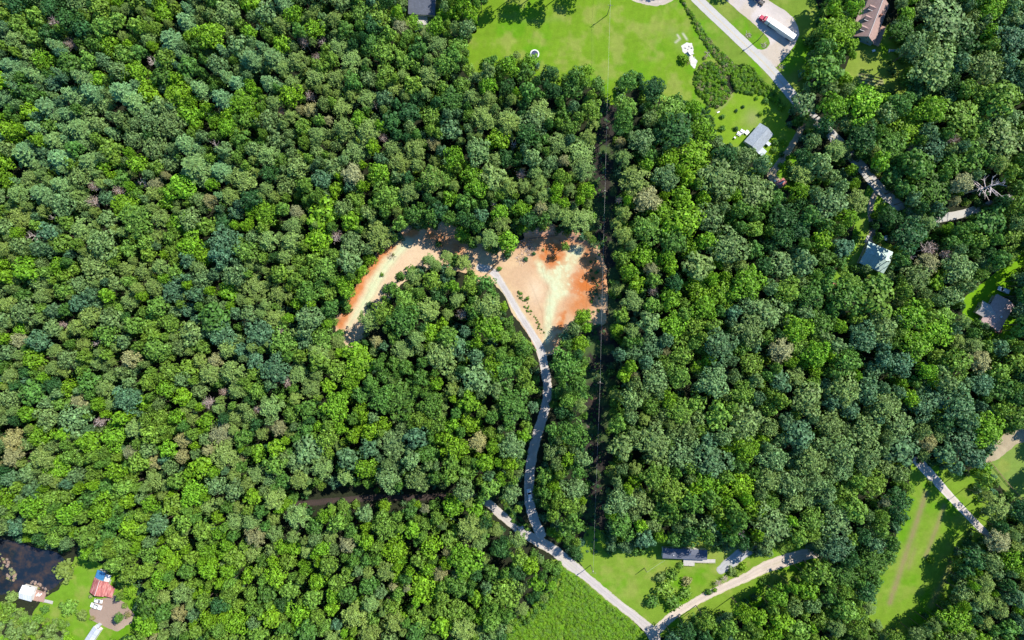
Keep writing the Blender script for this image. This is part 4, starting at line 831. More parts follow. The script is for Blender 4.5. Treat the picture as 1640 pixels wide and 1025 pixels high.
for kind, lbl in (('broadleaf_tree', 'the many smaller broadleaf crowns filling the wood between the larger ones'), ('pine_tree', 'the smaller soft olive pines mixed through the wood'), ('white_pine_tree', 'the star-shaped pines beyond the edge of the frame')):
    L = rest[kind]
    if not L: continue
    fams = sorted(set(p[1][0] for p in L)); meshes = []; off = {}
    for f in fams: off[f] = len(meshes); meshes += [q[2] for q in PROTO[f]]
    scatter({'broadleaf_tree': 'broadleaf_canopy', 'pine_tree': 'pine_canopy', 'white_pine_tree': 'white_pine_canopy'}[kind],
            [(x, y, 0, rz, sc, sc*zs, off[fam]+v % len(PROTO[fam]), tint) for t, (fam, (x, y), sc, zs, rz), tint, v in L], meshes, lbl, 'trees')
# understorey: young growth below the canopy
und = []
ux = rsn.uniform(XA, XB, 13000); uy = rsn.uniform(YA, YB, 13000); us = open_sd(ux, uy)
for i, (x, y, s) in enumerate(zip(ux, uy, us)):
    if s > -2: continue
    rr = random.Random(i); r = rr.uniform(5, 9)
    if -s < r*.35: continue
    sc = r*S*1.25; zs = rr.uniform(.9, 1.7); k = (H-4)/H
    und.append(((x-820)*S*k, (512.5-y)*S*k, -.2, rr.uniform(0, 6.28), sc, sc*zs*(1.0 if s > -14 else 1.6), rr.randrange(3), tint_of(rr.choice('oduol'), rr)))
scatter('understorey', und[:10000], [q[2] for q in PROTO['bush']], 'dense green undergrowth in the gaps below the tree crowns', 'undergrowth')
# thickets and hedgerow: bramble and vine masses, one object each
def thicket(name, f, box, n, tints, lbl, cat, seed, r=(3, 6), hh=1.0, kind='stuff'):
    rs = np.random.RandomState(seed); pts = []
    while len(pts) < n:
        x = rs.uniform(box[0], box[2]); y = rs.uniform(box[1], box[3])
        s = float(f(np.array([x]), np.array([y]))[0]); rad = rs.uniform(*r)
        if s < rad*.3: continue
        rr = random.Random(rs.randint(1e9)); sc = rad*S
        pts.append(((x-820)*S, (512.5-y)*S, -.1, rs.uniform(0, 6.28), sc, sc*hh*rs.uniform(.7, 1.4), rs.randint(3), tint_of(rr.choice(tints), rr)))
    return scatter(name, pts, [q[2] for q in PROTO['bush']], lbl, cat)
HEDGE = smooth([(1088,-30,2),(1093,2,2.5),(1100,14,3),(1110,30,4.5),(1120,48,5.5),(1132,66,6),(1146,84,6.5),(1160,98,9),(1172,112,10)])
T1 = [(1112,112),(1130,98),(1152,104),(1164,118),(1162,135),(1170,150),(1163,166),(1148,173),(1136,170),(1120,155),(1109,132)]
T2 = [(1172,118),(1190,100),(1204,106),(1222,128),(1242,150),(1252,165),(1240,166),(1222,152),(1195,152),(1178,148),(1170,132)]
thicket('hedgerow', lambda X, Y: line_sd(X, Y, HEDGE), (1080, -30, 1185, 125), 420, 'bbollt', 'long overgrown hedgerow between the meadow and the highway', 'hedge', 1, (1.8, 3.6), 1.0)
thicket('bramble_thicket', lambda X, Y: poly_sd(X, Y, T1), (1105, 95, 1175, 175), 520, 'bblbot', 'rounded green bramble thicket at the foot of the hedgerow, left of the grassy path', 'thicket', 2, (1.8, 4.2), 1.1)
thicket('bramble_thicket', lambda X, Y: poly_sd(X, Y, T2), (1165, 98, 1255, 170), 420, 'bbblol', 'triangular bright green thicket beside the highway, right of the grassy path', 'thicket', 3, (1.8, 4.2), 1.1)
thicket('weed_field', lambda X, Y: np.where(fbm(X, Y, 22, 77) > .24, np.minimum(poly_sd(X, Y, BRUSH)-1.0, -line_sd(X, Y, LANE)-2.5), -9), (770, 880, 1065, 1065), 5600, 'bbbbll', 'field of tall bright yellow-green weeds beside the pale lane', 'weeds', 4, (1.4, 4.2), .8)
thicket('field_margin_growth', lambda X, Y: line_sd(X, Y, [(893,905,7),(880,950,9),(850,982,10),(815,1005,11),(780,1040,12)]), (760, 890, 910, 1060), 170, 'lbo', 'taller bushy growth along the left margin of the weed field', 'undergrowth', 14, (3, 6), 1.3)
thicket('tall_weeds', lambda X, Y: np.maximum(line_sd(X, Y, [(830,470,4),(848,497,5)]), line_sd(X, Y, [(850,500,3),(868,532,4)]))*1.0, (822, 462, 875, 540), 60, 'ollt', 'tufts of tall dark weeds along the clay bank beside the pale gravel road', 'weeds', 5, (.9, 2.2), 1.1)
thicket('pond_weeds', lambda X, Y: np.maximum(line_sd(X, Y, [(-30,885,14),(5,900,10),(20,925,8)]), line_sd(X, Y, [(55,935,7),(62,940,7),(75,948,5)])), (-40, 860, 90, 960), 150, 'tk', 'patches of brown dying weeds standing in the pond', 'weeds', 6, (1.5, 3.5), .4)
thicket('scrub', lambda X, Y: poly_sd(X, Y, [(-60,965),(20,965),(55,985),(110,990),(118,1060),(-60,1060)]), (-60, 960, 120, 1060), 420, 'pplgb', 'pale green scrub covering the corner below the pondside shed', 'scrub', 7, (3, 6.5), 1.0)
thicket('roadside_scrub', lambda X, Y: np.maximum(poly_sd(X, Y, [(1140,175),(1150,215),(1130,228),(1085,160),(1112,160)]), line_sd(X, Y, [(800,780,10),(825,830,8),(845,845,5)])), (780, 155, 1160, 860), 260, 'dold', 'low dark scrub on the shaded banks', 'scrub', 8, (2, 4), .8)
thicket('path_side_growth', lambda X, Y: line_sd(X, Y, [(963,150,14),(958,400,13),(953,700,13),(948,890,12)]), (935, 150, 980, 890), 420, 'dodu', 'sparse low growth in the shaded clearing under the power line', 'undergrowth', 9, (1.2, 3.5), .6)
# ------------------------------------------------------------ buildings
def window(mb_f, mb_p): pass
def add_windows(par, walls, frame_mat, spec):
    """spec: (x, y, z, w, h, facing 'x'/'y'); a proud frame part with its pane as sub-part"""
    for x, y, z, w, h, f, sgn in spec:
        m = MB(); t = .09; d = .07
        def bx(c0, c1, ww, hh):
            if f == 'y': m.box((x+c0, y+sgn*d/2, z+c1), (ww, d, hh))
            else: m.box((x+sgn*d/2, y+c0, z+c1), (d, ww, hh))
        bx(0, h/2, w+t, t); bx(0, -h/2, w+t, t); bx(-w/2, 0, t, h-t); bx(w/2, 0, t, h-t)
        fr = m.build('window', frame_mat, par); p = MB()
        if f == 'y': p.box((x, y+sgn*.02, z), (w-t, .03, h-t))
        else: p.box((x+sgn*.02, y, z), (.03, w-t, h-t))
        p.build('pane', M['glass'], fr)
def slab_roof(par, L, W, eave, ridge, mat, over=.4, th=.14, name='roof', rib=None, xc=0.0, yc=0.0, caps=True, capmat=None):
    """gable roof: two slopes (parts) and a ridge cap; ridge along x"""
    sl = (ridge-eave)/(W/2); X = L/2+over; Y = W/2+over; ze = eave-sl*over
    for s in (1, -1):
        m = MB()
        vs = [(xc-X, yc, ridge), (xc+X, yc, ridge), (xc+X, yc+s*Y, ze), (xc-X, yc+s*Y, ze)]
        vs += [(a, b, c+th) for a, b, c in vs]
        m.add(vs, [(0,1,2,3),(4,7,6,5),(0,4,5,1),(1,5,6,2),(2,6,7,3),(3,7,4,0)])
        r = m.build(name, mat, par)
        if rib:
            rb = MB(); n = int(2*X/rib)
            for i in range(n+1):
                x = xc-X+.05+i*(2*X-.1)/n
                rb.tube((x, yc+s*.05, ridge+th+.01), (x, yc+s*(Y-.02), ze+th+.02), .03, .03, 4)
            q = rb.build('roof_seams', mat, r); q['kind'] = 'stuff'
    if caps:
        c = MB().tube((xc-X, yc, ridge+th+.01), (xc+X, yc, ridge+th+.01), .09, .09, 6); c.build('ridge_cap', capmat or mat, par)
def gable_walls(par, L, W, eave, ridge, mat, xc=0.0, yc=0.0, name='wall', gablemat=None):
    x, y = L/2, W/2; t = .15
    for s in (1, -1):
        MB().box((xc, yc+s*(y-t/2), eave/2), (L, t, eave)).build(name, mat, par)
        m = MB(); m.prismx([(yc-y+t, 0), (yc+y-t, 0), (yc+y-t, eave), (yc, ridge-.03), (yc-y+t, eave)], xc+s*(x-t)-0 if s > 0 else xc-x, xc+x if s > 0 else xc-x+t)
        m.build(name, gablemat or mat, par)
def door(par, x, y, f, sgn, mat, w=.95, h=2.05):
    m = MB()
    if f == 'y': m.box((x, y+sgn*.04, h/2+.1), (w, .06, h))
    else: m.box((x+sgn*.04, y, h/2+.1), (.06, w, h))
    d = m.build('door', mat, par); k = MB()
    if f == 'y': k.box((x+w*.36, y+sgn*.1, 1.1), (.08, .06, .08))
    else: k.box((x+sgn*.1, y+w*.36, 1.1), (.06, .08, .08))
    k.build('handle', M['chrome'], d)
def base(par, L, W, mat=None): MB().box((0, 0, .06), (L+.25, W+.25, .24)).build('foundation', mat or M['concrete'], par)
def vent(par, x, y, z, name='roof_vent', mat=None, d=(.45, .45, .9)):
    MB().box((x, y, z), d).box((x, y, z+d[2]/2+.05), (d[0]+.12, d[1]+.12, .08)).build(name, mat or M['white'], par)

# 1. the dormered house at the top right
A = ang(19, -49); rs0 = P(1392, 57, 7.6); u = Vector((cos(A), sin(A), 0)); c = rs0+u*9.6; c.z = 0
h = empty('house', c, A, 'large house with brown roof, blue gable end and three dormers, under the trees', 'house')
L_, W_ = 19.0, 9.6; base(h, L_, W_)
gable_walls(h, L_, W_, 3.3, 7.4, M['siding_blue']); slab_roof(h, L_, W_, 3.3, 7.4, M['roof_mauve'], .45, capmat=M['siding_white'])
add_windows(h, None, M['siding_white'], [(-9.5, -2.2, 2, 1.0, 1.3, 'x', -1), (-9.5, 2.2, 2, 1.0, 1.3, 'x', -1), (-9.5, 0, 4.9, .9, 1.1, 'x', -1), (-5, -4.8, 1.8, 1.2, 1.2, 'y', -1), (4, -4.8, 1.8, 1.2, 1.2, 'y', -1), (-5, 4.8, 1.8, 1.2, 1.2, 'y', 1), (5, 4.8, 1.8, 1.2, 1.2, 'y', 1)])
door(h, 0, 4.8, 'y', 1, M['white'])
for k, x in enumerate((-6.2, -1.0, 4.2)):           # dormers on the west slope (+y)
    m = MB(); w = 1.0; m.prism([(x-w, 3.9), (x+w, 3.9), (x+w, 5.6), (x, 6.5), (x-w, 5.6)], 1.15, 4.0); d = m.build('dormer', M['siding_blue'], h)
    for s in (1, -1):
        r = MB(); r.add([(x, .9, 6.62), (x+s*1.3, .9, 5.42), (x+s*1.3, 4.3, 5.42), (x, 4.3, 6.62), (x, .9, 6.74), (x+s*1.3, .9, 5.54), (x+s*1.3, 4.3, 5.54), (x, 4.3, 6.74)], [(0,1,2,3),(4,7,6,5),(0,4,5,1),(1,5,6,2),(2,6,7,3),(3,7,4,0)])
        r.build('dormer_roof', M['roof_mauve'], d)
    MB().box((x, 4.03, 5.0), (1.2, .06, 1.0)).build('dormer_window', M['siding_white'], d)
    MB().box((x, 4.07, 5.0), (1.0, .04, .8)).build('pane', M['glass'], d)
    MB().box((x-1.18, 2.6, 5.64), (.09, 3.5, .09)).build('trim', M['white'], d)
m = MB(); m.add([(-7.6, 4.6, 3.15), (4.6, 4.6, 3.15), (4.6, 7.0, 2.6), (-7.6, 7.0, 2.6), (-7.6, 4.6, 3.27), (4.6, 4.6, 3.27), (4.6, 7.0, 2.72), (-7.6, 7.0, 2.72)], [(0,1,2,3),(4,7,6,5),(0,4,5,1),(1,5,6,2),(2,6,7,3),(3,7,4,0)])
m.build('porch_roof', M['roof_mauve'], h)
for x in (-7.3, -3.4, .5, 4.3): MB().box((x, 6.7, 1.3), (.16, .16, 2.6)).build('porch_post', M['white'], h)
dk = MB(); 
for i in range(16): MB().box((-8.7+i*.62, -6.6, .9), (.56, 3.3, .08)).build('deck_plank', M['pinkwood'], h)
m = MB(); m.box((-4.05, -8.2, 1.5), (10, .08, .08)).box((-9.0, -6.6, 1.5), (.08, 3.2, .08))
for i in range(11): m.box((-9+i*1.0, -8.2, 1.2), (.08, .08, .6))
for i in range(6): m.box((-8.9+i*1.9, -8.1, .42), (.14, .14, .84))
m.build('deck_railing', M['wood'], h)
vent(h, 2, -2, 6.2, 'chimney', M['brick'], (.7, .7, 2.2))

# 2. grey-roofed cottage
A = ang(-25, 29); c = P(1216.5, 220, 3.6); c.z = 0
h = empty('house', c, A, 'small cottage with mottled grey-blue roof beside the sunny yard', 'house')
base(h, 10.6, 7.6); gable_walls(h, 10.6, 7.6, 2.7, 4.2, M['siding_white']); slab_roof(h, 10.6, 7.6, 2.7, 4.2, M['roof_grey'], .45)
add_windows(h, None, M['white'], [(-5.3, 1.6, 1.6, 1, 1.1, 'x', -1), (-2.5, -3.8, 1.6, 1.2, 1.1, 'y', -1), (2.5, -3.8, 1.6, 1.2, 1.1, 'y', -1), (2.5, 3.8, 1.6, 1.2, 1.1, 'y', 1), (-2.5, 3.8, 1.6, 1.2, 1.1, 'y', 1)])
door(h, 0, -3.8, 'y', -1, M['white'])
m = MB(); m.add([(2.2, 4.1, 2.5), (5.7, 4.1, 2.5), (5.7, 7.2, 2.1), (2.2, 7.2, 2.1), (2.2, 4.1, 2.6), (5.7, 4.1, 2.6), (5.7, 7.2, 2.2), (2.2, 7.2, 2.2)], [(0,1,2,3),(4,7,6,5),(0,4,5,1),(1,5,6,2),(2,6,7,3),(3,7,4,0)]); m.build('porch_roof', M['roof_steel'], h)
for x in (2.4, 5.5): MB().box((x, 7.0, 1.05), (.12, .12, 2.1)).build('porch_post', M['white'], h)
MB().box((-1.5, 5.2, 1.3), (1.6, 2.4, .1)).box((-1.5, 4.6, .65), (1.4, 1.3, 1.3)).build('side_shed', M['roof_steel'], h)

# 3. pale green metal-roofed house
A = ang(39, 17); c = P(1404.5, 412, 3.6); c.z = 0
h = empty('house', c, A, 'square house with pale green metal roof at the end of its driveway', 'house')
base(h, 12.0, 10.4); gable_walls(h, 12.0, 10.4, 2.8, 4.3, M['siding_tan']); slab_roof(h, 12.0, 10.4, 2.8, 4.3, M['roof_mint'], .4, rib=.9)
add_windows(h, None, M['white'], [(-6, 2, 1.6, 1.2, 1.1, 'x', -1), (-6, -2.4, 1.6, 1.2, 1.1, 'x', -1), (-3, -5.2, 1.6, 1.3, 1.1, 'y', -1), (3, -5.2, 1.6, 1.3, 1.1, 'y', -1), (3, 5.2, 1.6, 1.3, 1.1, 'y', 1)])
door(h, -2.2, 5.2, 'y', 1, M['white'])
MB().box((-4.8, 7.2, .12), (4.2, 3.6, .14)).build('patio_slab', M['concrete'], h)

# 4. mauve-roofed house with a projecting wing
A = ang(-25, 43); c = P(1600, 502, 3.8); c.z = 0
h = empty('house', c, A, 'L-shaped house with dusty mauve roof and pale wing below the green lawn', 'house')
base(h, 14.2, 9.4); gable_walls(h, 14.2, 9.4, 2.8, 4.9, M['siding_tan']); slab_roof(h, 14.2, 9.4, 2.8, 4.9, M['roof_mauve2'], .45)
w = MB(); w.box((1.6, -6.6, 1.4), (5.6, 4.6, 2.8)); w.build('wing_wall', M['siding_tan'], h)
# wing gable: ridge along y, running into the main slope
for s in (1, -1):
    m = MB(); x0 = 1.6; vs = [(x0, -9.3, 4.3), (x0, -1.4, 4.3), (x0+s*3.3, -4.35, 2.68), (x0+s*3.3, -9.3, 2.68)]; vs += [(a, b, z+.16) for a, b, z in vs]
    m.add(vs, [(0,1,2,3),(4,7,6,5),(0,4,5,1),(1,5,6,2),(2,6,7,3),(3,7,4,0)]); m.build('wing_roof', mat_roof("pale_grey_shingles", (.50, .46, .44)) if s == 1 else bpy.data.materials["pale_grey_shingles"], h)
MB().prism([(1.6-2.8, 2.8), (1.6+2.8, 2.8), (1.6, 4.25)], -8.9, -8.75).build('wing_gable', M['siding_white'], h)
add_windows(h, None, M['white'], [(7.1, 2, 1.6, 1.3, 1.1, 'x', 1), (-7.1, 2, 1.6, 1.3, 1.1, 'x', -1), (-3.5, -4.7, 1.6, 1.3, 1.1, 'y', -1), (1.6, -8.9, 1.5, 1.6, 1.1, 'y', -1), (4, 4.7, 1.6, 1.2, 1.1, 'y', 1), (-3, 4.7, 1.6, 1.2, 1.1, 'y', 1)])
door(h, -1.8, -4.7, 'y', -1, M['white']); vent(h, 1.4, .9, 4.9, 'roof_vent', M['white'], (.6, .6, .9))
MB().box((5.6, 6.2, .15), (3.6, 3.0, .16)).build('brick_patio', M['brick'], h)
MB().box((-8.2, -1.0, .15), (1.8, 4.4, .14)).build('step_slab', M['concrete'], h)

# 5. mobile home with its deck and ramp
A = ang(71, 3); c = P(1097, 887.5, 3.2); c.z = 0
h = empty('mobile_home', c, A, 'long dark-roofed mobile home in the shade at the edge of the wood', 'mobile home')
MB().box((0, 0, .4), (20.8, 4.3, .6)).build('skirting', M['concrete'], h)
gable_walls(h, 20.8, 4.4, 3.1, 3.6, M['siding_white']); slab_roof(h, 20.8, 4.4, 3.1, 3.6, M['roof_dark'], .2)
add_windows(h, None, M['white'], [(x, -2.2, 1.9, 1.1, .9, 'y', -1) for x in (-8, -4, 4, 8)]+[(x, 2.2, 1.9, 1.1, .9, 'y', 1) for x in (-7, 0, 6)]+[(-10.4, 0, 1.9, 1.2, 1, 'x', -1)])
door(h, 1.2, -2.2, 'y', -1, M['white']); vent(h, 2.2, .3, 3.75, 'roof_vent', M['chrome'], (.5, .3, .3)); vent(h, -5.5, -.6, 3.65, 'roof_vent', M['white'], (.25, .25, .4))
h2 = empty('deck_ramp', P(1120, 902, 0.8)-Vector((0, 0, .8)), A, 'pale grey wooden deck and long ramp along the front of the mobile home', 'deck')
for i in range(9): MB().box((-7.4+i*.6, .35, .95), (.55, 3.5, .08)).build('plank', M['concrete'], h2)
for i in range(17): MB().box((-2.1+i*.6, 1.2-.0, .95-(max(0, i-8))*.08), (.55, 1.7, .08)).build('plank', M['concrete'], h2)
m = MB()
for x in (-7.5, -5, -2.5, 0, 2.5, 5, 7.5): m.box((x, -1.2 if x < -2 else .4, .8), (.1, .1, 1.6))
m.box((-5, -1.2, 1.6), (5.2, .07, .07)).box((2.6, .4, 1.55), (10.0, .07, .07)); m.build('railing', M['wood'], h2)

# 6. rusty red-roofed house and its lean-tos
A = ang(-7.3, 22); c = P(157.5, 941, 3.4); c.z = 0
h = empty('house', c, A, 'old house with faded red rusty metal roof in the lower left yard', 'house')
base(h, 6.8, 6.4); gable_walls(h, 6.8, 6.4, 2.8, 4.3, M['siding_tan']); slab_roof(h, 6.8, 6.4, 2.8, 4.3, M['rust'], .35, rib=.8, capmat=M['white'])
m = MB(); vs = [(-3.3, 3.1, 2.9), (3.2, 3.1, 2.9), (3.2, 7.2, 2.3), (-1.6, 7.2, 2.3)]; vs += [(a, b, z+.1) for a, b, z in vs]
m.add(vs, [(0,1,2,3),(4,7,6,5),(0,4,5,1),(1,5,6,2),(2,6,7,3),(3,7,4,0)]); m.build('lean_to_roof', M['rust'], h)
for x, y in ((3, 6.9), (-1.2, 6.9), (1, 6.9)): MB().box((x, y, 1.15), (.13, .13, 2.3)).build('post', M['wood'], h)
add_windows(h, None, M['white'], [(3.4, -1.5, 1.6, 1, 1, 'x', 1), (0, -3.2, 1.6, 1.1, 1, 'y', -1), (-3.4, 0, 1.6, 1, 1, 'x', -1)]); door(h, 3.4, 1.2, 'x', 1, M['white'])
m = MB(); m.box((-5.4, -1.2, 1.25), (3.6, 3.6, 2.5)); bl = m.build('annex_wall', M['siding_white'], h, 'annex under the blue roof')
MB().prismx([(-3.4, 2.5), (1.0, 2.85), (1.0, 2.97), (-3.4, 2.62)], -7.5, -3.4).build('annex_roof', M['roof_blue'], h, 'blue metal roof')
MB().prismx([(1.3, 2.75), (3.6, 2.5), (3.6, 2.6), (1.3, 2.85)], -6.9, -3.3).build('awning_roof', M['roof_white'], h, 'white metal roof')
for x, y in ((-6.7, 3.4), (-3.6, 3.4), (-6.7, 1.5)): MB().box((x, y, 1.25), (.1, .1, 2.5)).build('post', M['white'], h)

# 7. pondside shed with its deck and gangway
A = ang(19.4, 5.2); c = P(42, 951, 3.0); c.z = 0
h = empty('shed', c, A, 'white metal-roofed shed standing at the edge of the pond', 'shed')
MB().box((0, 0, .25), (5.8, 6.2, .3)).build('floor_platform', M['wood'], h)
gable_walls(h, 5.6, 6.0, 2.5, 3.6, M['siding_white']); slab_roof(h, 5.6, 6.0, 2.5, 3.6, M['roof_white'], .3, rib=.7)
add_windows(h, None, M['white'], [(0, -3, 1.5, 1.2, .9, 'y', -1), (0, 3, 1.5, 1.2, .9, 'y', 1)]); door(h, 2.8, .5, 'x', 1, M['white'])
c2 = P(62.5, 954.5, .6); c2.z = 0
dkk = empty('deck', c2, A, 'reddish wooden deck over the pond edge, right of the pondside shed', 'deck')
for i in range(11): MB().box((-2.9+i*.56, 0, .6), (.51, 5.6-.09*i, .08)).build('plank', M['pinkwood'], dkk)
for i in range(12): MB().box((3.2+i*.34, -1.55, .55-.02*i), (.3, 1.5, .07)).build('plank', M['concrete'], dkk)
m = MB()
for x, y in ((-2.9, 2.6), (0, 2.6), (3, 2.3), (3, .2), (-2.9, -2.6), (0, -2.6), (3, -2.4)): m.box((x, y, .6), (.14, .14, 1.5))
m.box((.05, 2.62, 1.3), (6, .06, .08)).box((3.02, 1.1, 1.3), (.06, 2.6, .08)); m.build('railing', M['wood'], dkk)
def lounge(px, py, rz, lb):
    e = empty('deck_chair', P(px, py, .64), rz, lb, 'chair', 'white deck chairs')
    MB().box((0, 0, .35), (1.1, .6, .08)).build('seat', M['white'], e)
    MB().add([(-.5, -.3, .38), (-.5, .3, .38), (-1.0, .3, .85), (-1.0, -.3, .85), (-.45, -.3, .44), (-.45, .3, .44), (-.95, .3, .9), (-.95, -.3, .9)], [(0,1,2,3),(4,7,6,5),(0,4,5,1),(1,5,6,2),(2,6,7,3),(3,7,4,0)]).build('backrest', M['white'], e)
    for x in (-.45, .45):
        for y in (-.25, .25): MB().box((x, y, .16), (.06, .06, .32)).build('leg', M['white'], e)
lounge(62, 950.8, A+1.2, 'left of the two white deck chairs on the reddish pond deck'); lounge(66.2, 951.3, A+.9, 'right of the two white deck chairs on the reddish pond deck')
# 8. long metal shed at the bottom edge
A = ang(-11, 16.5); c = P(146, 1020, 2.8); c.z = 0
h = empty('shed', c, A, 'long galvanised metal shed cut off by the bottom edge of the photo', 'shed')
gable_walls(h, 9.0, 3.6, 2.3, 2.9, M['siding_white']); slab_roof(h, 9.0, 3.6, 2.3, 2.9, M['roof_steel'], .15, rib=.6); base(h, 9, 3.6)
door(h, 4.5*-1, 0, 'x', -1, M['darkmetal']); MB().box((-5.3, -.4, 1.0), (1.4, 1.5, 1.9)).build('cooler_box', M['roof_steel'], h)
# 9. dark-roofed house at the top edge
A = ang(40, 2); c = P(676, -1, 3.5); c.z = 0
h = empty('house', c, A, 'house with dark slate roof half hidden by trees at the top edge', 'house')
base(h, 12, 13); gable_walls(h, 12.0, 13, 2.8, 4.6, M['siding_white']); slab_roof(h, 12.0, 13, 2.8, 4.6, M['roof_dark'], .4)
add_windows(h, None, M['white'], [(-3, -6.5, 1.6, 1.2, 1, 'y', -1), (3, -6.5, 1.6, 1.2, 1, 'y', -1)]); door(h, 0, -6.5, 'y', -1, M['white']); MB().box((-.5, -8.6, .1), (6, 4, .14)).build('patio_slab', M['concrete'], h)
# 10. small red-roofed shed by the driveway
A = ang(12, -8); c = P(1251.5, 293.5, 2.4); c.z = 0
h = empty('shed', c, A, 'small shed with faded red roof and a white panel at the driveway end', 'shed')
gable_walls(h, 4.6, 3.0, 1.9, 2.5, M['siding_tan']); slab_roof(h, 4.6, 3.0, 1.9, 2.5, M['rust'], .2, rib=.6)
MB().box((.2, .1, 2.75), (2.6, .5, .05)).build('skylight_panel', M['white'], h); door(h, -2.3, 0, 'x', -1, M['white'])
MB().box((-1.2, 2.6, .5), (.9, .9, 1.0)).build('water_tank', M['white'], h)
# 11. white shed on the gravel patch
A = ang(4, 7); c = P(1106, 83, 1.6); c.z = 0
h = empty('pump_shed', c, A, 'tiny white flat-topped shed on the pale gravel patch in the meadow', 'shed')
MB().box((0, 0, .7), (2.0, 1.5, 1.4)).build('wall', M['siding_tan'], h); MB().box((0, 0, 1.46), (2.3, 1.8, .1)).build('roof', M['white'], h); door(h, 1.0, 0, 'x', 1, M['wood'], .7, 1.15)
# 12. roof corner in the trees
c = P(1334.5, 455, 2.5); c.z = 0
h = empty('shed', c, .3, 'pink-roofed shed barely showing between crowns, below the pale green roof', 'shed')
gable_walls(h, 2.6, 2.6, 2.0, 2.6, M['siding_tan']); slab_roof(h, 2.6, 2.6, 2.0, 2.6, M['rust'], .2)

# ------------------------------------------------------------ vehicles
def wheel(par, x, y, r=.38, w=.26):
    t = MB().tube((x, y-w/2, r), (x, y+w/2, r), r, r, 14).build('wheel', M['tyre'], par)
    s = 1 if y > 0 else -1
    MB().tube((x, y+s*w/2, r), (x, y+s*(w/2+.03), r), r*.6, r*.5, 10).build('rim', M['chrome'], t)
def pickup(px, py, A, paint, lb, cat='pickup truck', bed=True, Lv=5.6, Wv=1.95, k=1.0):
    c = P(px, py, 1.2); c.z = getattr(pickup, 'z', .06)
    e = empty('pickup_truck' if bed else 'parked_car', c, A, lb, cat); e.scale = (k, k, k)
    m = MB(); hw = Wv/2
    if bed:
        m.prism([(2.75, .45), (2.8, .8), (2.7, 1.02), (1.35, 1.14), (1.2, 1.14), (-.9, 1.14), (-.9, .45)], -hw, hw)
        m.box((-1.83, hw-.09, .82), (1.86, .18, .72)).box((-1.83, -hw+.09, .82), (1.86, .18, .72)).box((-2.76, 0, .82), (.1, Wv, .72)).box((-1.83, 0, .58), (1.8, Wv-.36, .1))
    else:
        m.prism([(2.3, .4), (2.35, .75), (2.15, .95), (1.1, 1.05), (-2.2, 1.05), (-2.35, .8), (-2.3, .4)], -hw, hw)
    m.build('body', paint, e)
    x0, x1 = ((1.25, -.88) if bed else (1.0, -2.1)); xr0, xr1 = ((.6, -.7) if bed else (.3, -1.7)); zt = 1.78 if bed else 1.5; zb = 1.14 if bed else 1.05
    g = MB(); yw, yr = hw-.08, hw-.26
    vs = [(x0, -yw, zb), (x0, yw, zb), (x1, yw, zb), (x1, -yw, zb), (xr0, -yr, zt), (xr0, yr, zt), (xr1, yr, zt), (xr1, -yr, zt)]
    g.add(vs, [(0,1,5,4),(1,2,6,5),(2,3,7,6),(3,0,4,7)]); g.build('cab_glass', M['glass'], e)
    MB().bev(((xr0+xr1)/2, 0, zt+.02), (xr0-xr1+.08, 2*yr+.08, .07), .03).build('cab_roof', paint, e)
    for s in (1, -1):
        MB().tube((x0, s*yw, zb), (xr0, s*yr, zt), .05, .04, 4).tube((x1, s*yw, zb), (xr1, s*yr, zt), .06, .05, 4).tube(((x0+x1)/2, s*yw, zb), ((xr0+xr1)/2, s*yr, zt), .05, .04, 4).build('pillar', paint, e)
        MB().box(((2.76 if bed else 2.3), s*(hw-.25), .78 if bed else .7), (.06, .36, .18)).build('headlight', M['lens'], e)
        MB().box((-2.83 if bed else -2.34, s*(hw-.15), .85), (.05, .2, .25)).build('tail_light', M['red'], e)
        MB().box((x0-.15, s*(hw+.12), zb+.05), (.14, .2, .16)).build('mirror', M['darkmetal'], e)
    MB().box((2.84 if bed else 2.36, 0, .5), (.1, Wv*.9, .2)).build('bumper', M['chrome'], e)
    wb = (1.75, -1.8) if bed else (1.4, -1.4)
    for x in wb:
        for y in (hw-.1, -hw+.1): wheel(e, x, y)
    if bed: MB().box((-1.83, 0, .66), (1.7, Wv-.5, .04)).build('bed_liner', M['darkmetal'] if paint is not M['silver'] else M['silver'], e)
    return e
pickup(848.5, 793.5, ang(-3, -17), M['silver'], 'white pickup truck driving up the shaded gravel road', k=1.12)
pickup(1608, 464.5, ang(-14, -5.5), M['silver'], 'silver-white pickup parked on the lawn above the mauve-roofed house')
pickup(153.5, 971.5, ang(-14, -4.5), M['silver'], 'white pickup parked below the rusty red-roofed house')
pickup(156.5, 963.3, ang(8, 1.5), M['silver'], 'small pale car parked above the white pickup in the dirt yard', 'car', False, 4.4, 1.75, .85)
